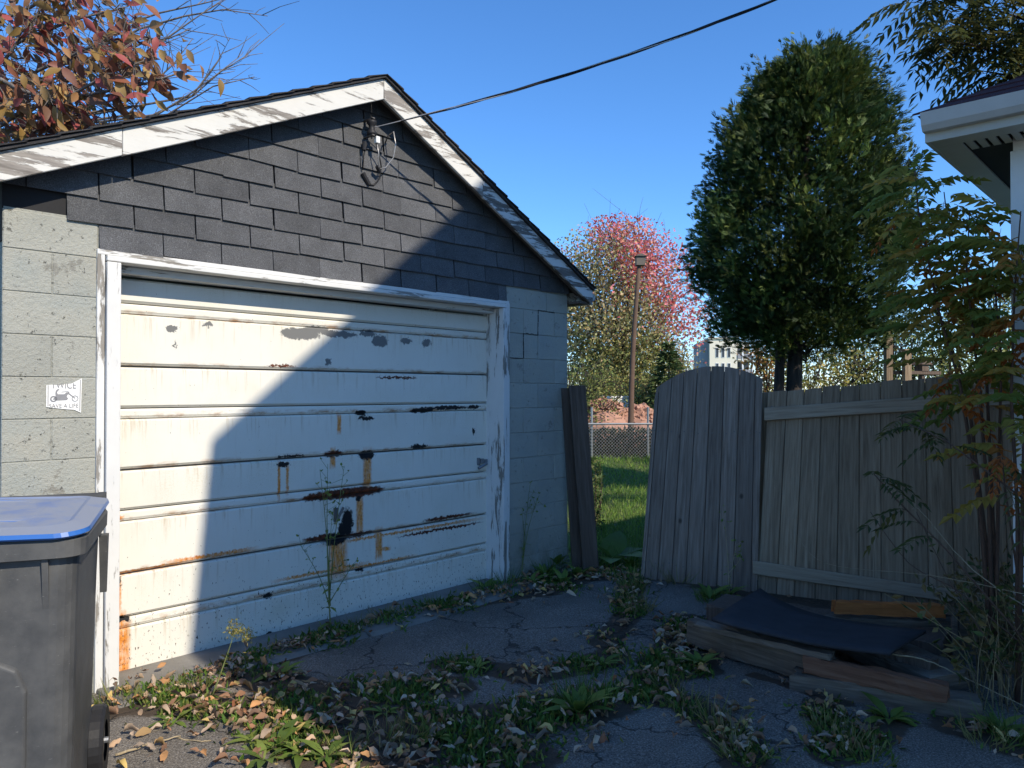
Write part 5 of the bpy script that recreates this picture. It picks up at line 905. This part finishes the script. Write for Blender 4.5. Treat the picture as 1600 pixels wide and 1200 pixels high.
def tall_weed(base, tips, label, name='tall_weed', leafn=10, ls=.6, bud=True, mat='stem_green', buds='leaf_weed', r=.005, lowleaf=6):
    base = np.array(base, float); root = empty(name, base, 0, label, 'weed', None); fb_ = leaf_mesh('bud', M[buds], .018, .012, .1, .3)
    for i, tp in enumerate(tips):
        tp = np.array(tp, float); st0 = base if i == 0 else base + (np.array(tips[0]) - base) * random.uniform(.08, .3); pts = path(st0, tp, 6, .03); mb = MB(); mb.tube(pts, taper(r if i == 0 else r * .7, .0012, 7), 5); sm = mb.build('stem', M[mat], root, base, smooth=True)
        for k in range(leafn): t = random.random() ** 1.7; j = min(int(t * 6), 5); q = pts[j] + (pts[j + 1] - pts[j]) * (t * 6 - j); a = random.uniform(0, 6.28); put(wl_[k % 3], 'leaf', q, (math.cos(a), math.sin(a), .3), (0, 0, 1), ls * (1 - .75 * t) * random.uniform(.6, 1.1), root, base)
        if bud:
            L = np.linalg.norm(tp - st0)
            for k in range(7):
                q = pts[4] + (pts[6] - pts[4]) * random.random(); e = q + unit(RNG.normal(size=3) + np.array((0, 0, 1.2))) * random.uniform(.03, .09); mb = MB(); mb.tube([q, e], [.0014, .0009], 3); mb.build('sprig', M[mat], root, base)
                for m_ in range(2): put(fb_, 'bud', e, RNG.normal(size=3) + np.array((0, 0, .5)), rdir(1)[0], random.uniform(.7, 1.5), root, base)
    return root
d = G(517, 990)[1]; tall_weed(G(517, 992, .02), [P(512, 725, d), P(500, 735, d - .05), P(538, 728, d), P(468, 850, d - .1), P(553, 880, d), P(520, 800, d + .05)], 'tall thin weed standing in front of the middle of the garage door', leafn=7, ls=.55)
d = G(815, 905)[1]; tall_weed(G(815, 905, .02), [P(828, 758, d), P(842, 775, d), P(812, 790, d)], 'tall thin weed against the right block wall', leafn=6, ls=.5)
d = G(1140, 930)[1] - .05; tall_weed(G(1140, 930, .02), [P(1130, 795, d), P(1150, 850, d), P(1160, 870, d)], 'thin bare weed in front of the gate boards', leafn=5, ls=.4, mat='stem_dry')
d = G(332, 1086)[1]; gr_ = tall_weed(G(332, 1086, .02), [P(366, 990, d)], 'bent goldenrod with a drooping yellow green head in the sun by the door', name='goldenrod', leafn=8, ls=.5, bud=False, r=.006)
gb_ = np.array(gr_.location); tip = P(366, 990, d); n = 260; t = RNG.uniform(0, 1, n); C = tip + np.column_stack([t * .11 - .03, RNG.normal(size=n) * .025, .03 - t ** 2 * .06 + RNG.normal(size=n) * .02]); cloud('flower_head', C, rdir(n) + np.array((.2, 0, -.3)), rdir(n), RNG.uniform(.012, .03, n), RNG.uniform(.004, .008, n), pal(n, [(.30, .27, .05), (.22, .22, .06), (.38, .32, .10)]), M['leaf_attr'], gr_, gb_, 'stuff')
# leafy clump at the garage corner, burdock leaf in the gap
for (px, py, lb, s, n) in [(868, 890, 'bushy dark weed at the garage corner left of the leaning boards', 1.3, 22), (850, 905, 'weed clump under the bushy dark weed at the garage corner', 1.1, 16), (905, 905, 'weed at the foot of the leaning boards', .9, 12), (880, 915, 'low weed between the wall weed and the leaning boards', .9, 12), (985, 890, 'weed just inside the open gate', .9, 12)]: rosette(px, py, lb, n, s, 1.4)
bl = leaf_mesh('leaf', M['leaf_weed'], .42, .30, .45, .12); b = G(955, 885); root = empty('burdock', b, 0, 'broad leaved burdock in the gap behind the leaning boards', 'weed')
for (dx, dy, dz, s) in ((-.6, -.2, .9, .9), (.5, -.5, .5, .9), (-.1, -.7, .45, .8), (.2, .5, .9, .8), (.8, .2, .7, .7)): put(bl, 'leaf', b + np.array((0, 0, .05)), (dx, dy, dz), (0, 0, 1), s, root, b)
n = 700; C = np.array([P(*q) for q in zip(RNG.uniform(918, 940, n), RNG.uniform(715, 860, n), RNG.uniform(8.0, 9.0, n))]); C = C[C[:, 2] > 0]; n = len(C); b = np.array((C[:, 0].mean(), 8.5, 0)); root = empty('yard_shrub', b, 0, 'sparse shrub on the lawn just behind the leaning boards', 'shrub'); cloud('foliage', C, rdir(n) + np.array((0, 0, .4)), rdir(n), RNG.uniform(.03, .07, n), RNG.uniform(.015, .035, n), pal(n, [(.06, .10, .025), (.10, .13, .03), (.15, .17, .06)]), M['leaf_attr'], root, b, 'stuff')
for k in range(7): mb = MB(); p = P(random.uniform(918, 945), random.uniform(715, 780), 8.5); mb.tube(path(b, p, 4, .05), taper(.012, .003, 5), 5); mb.build('stem', M['bark_dark'], root, b)
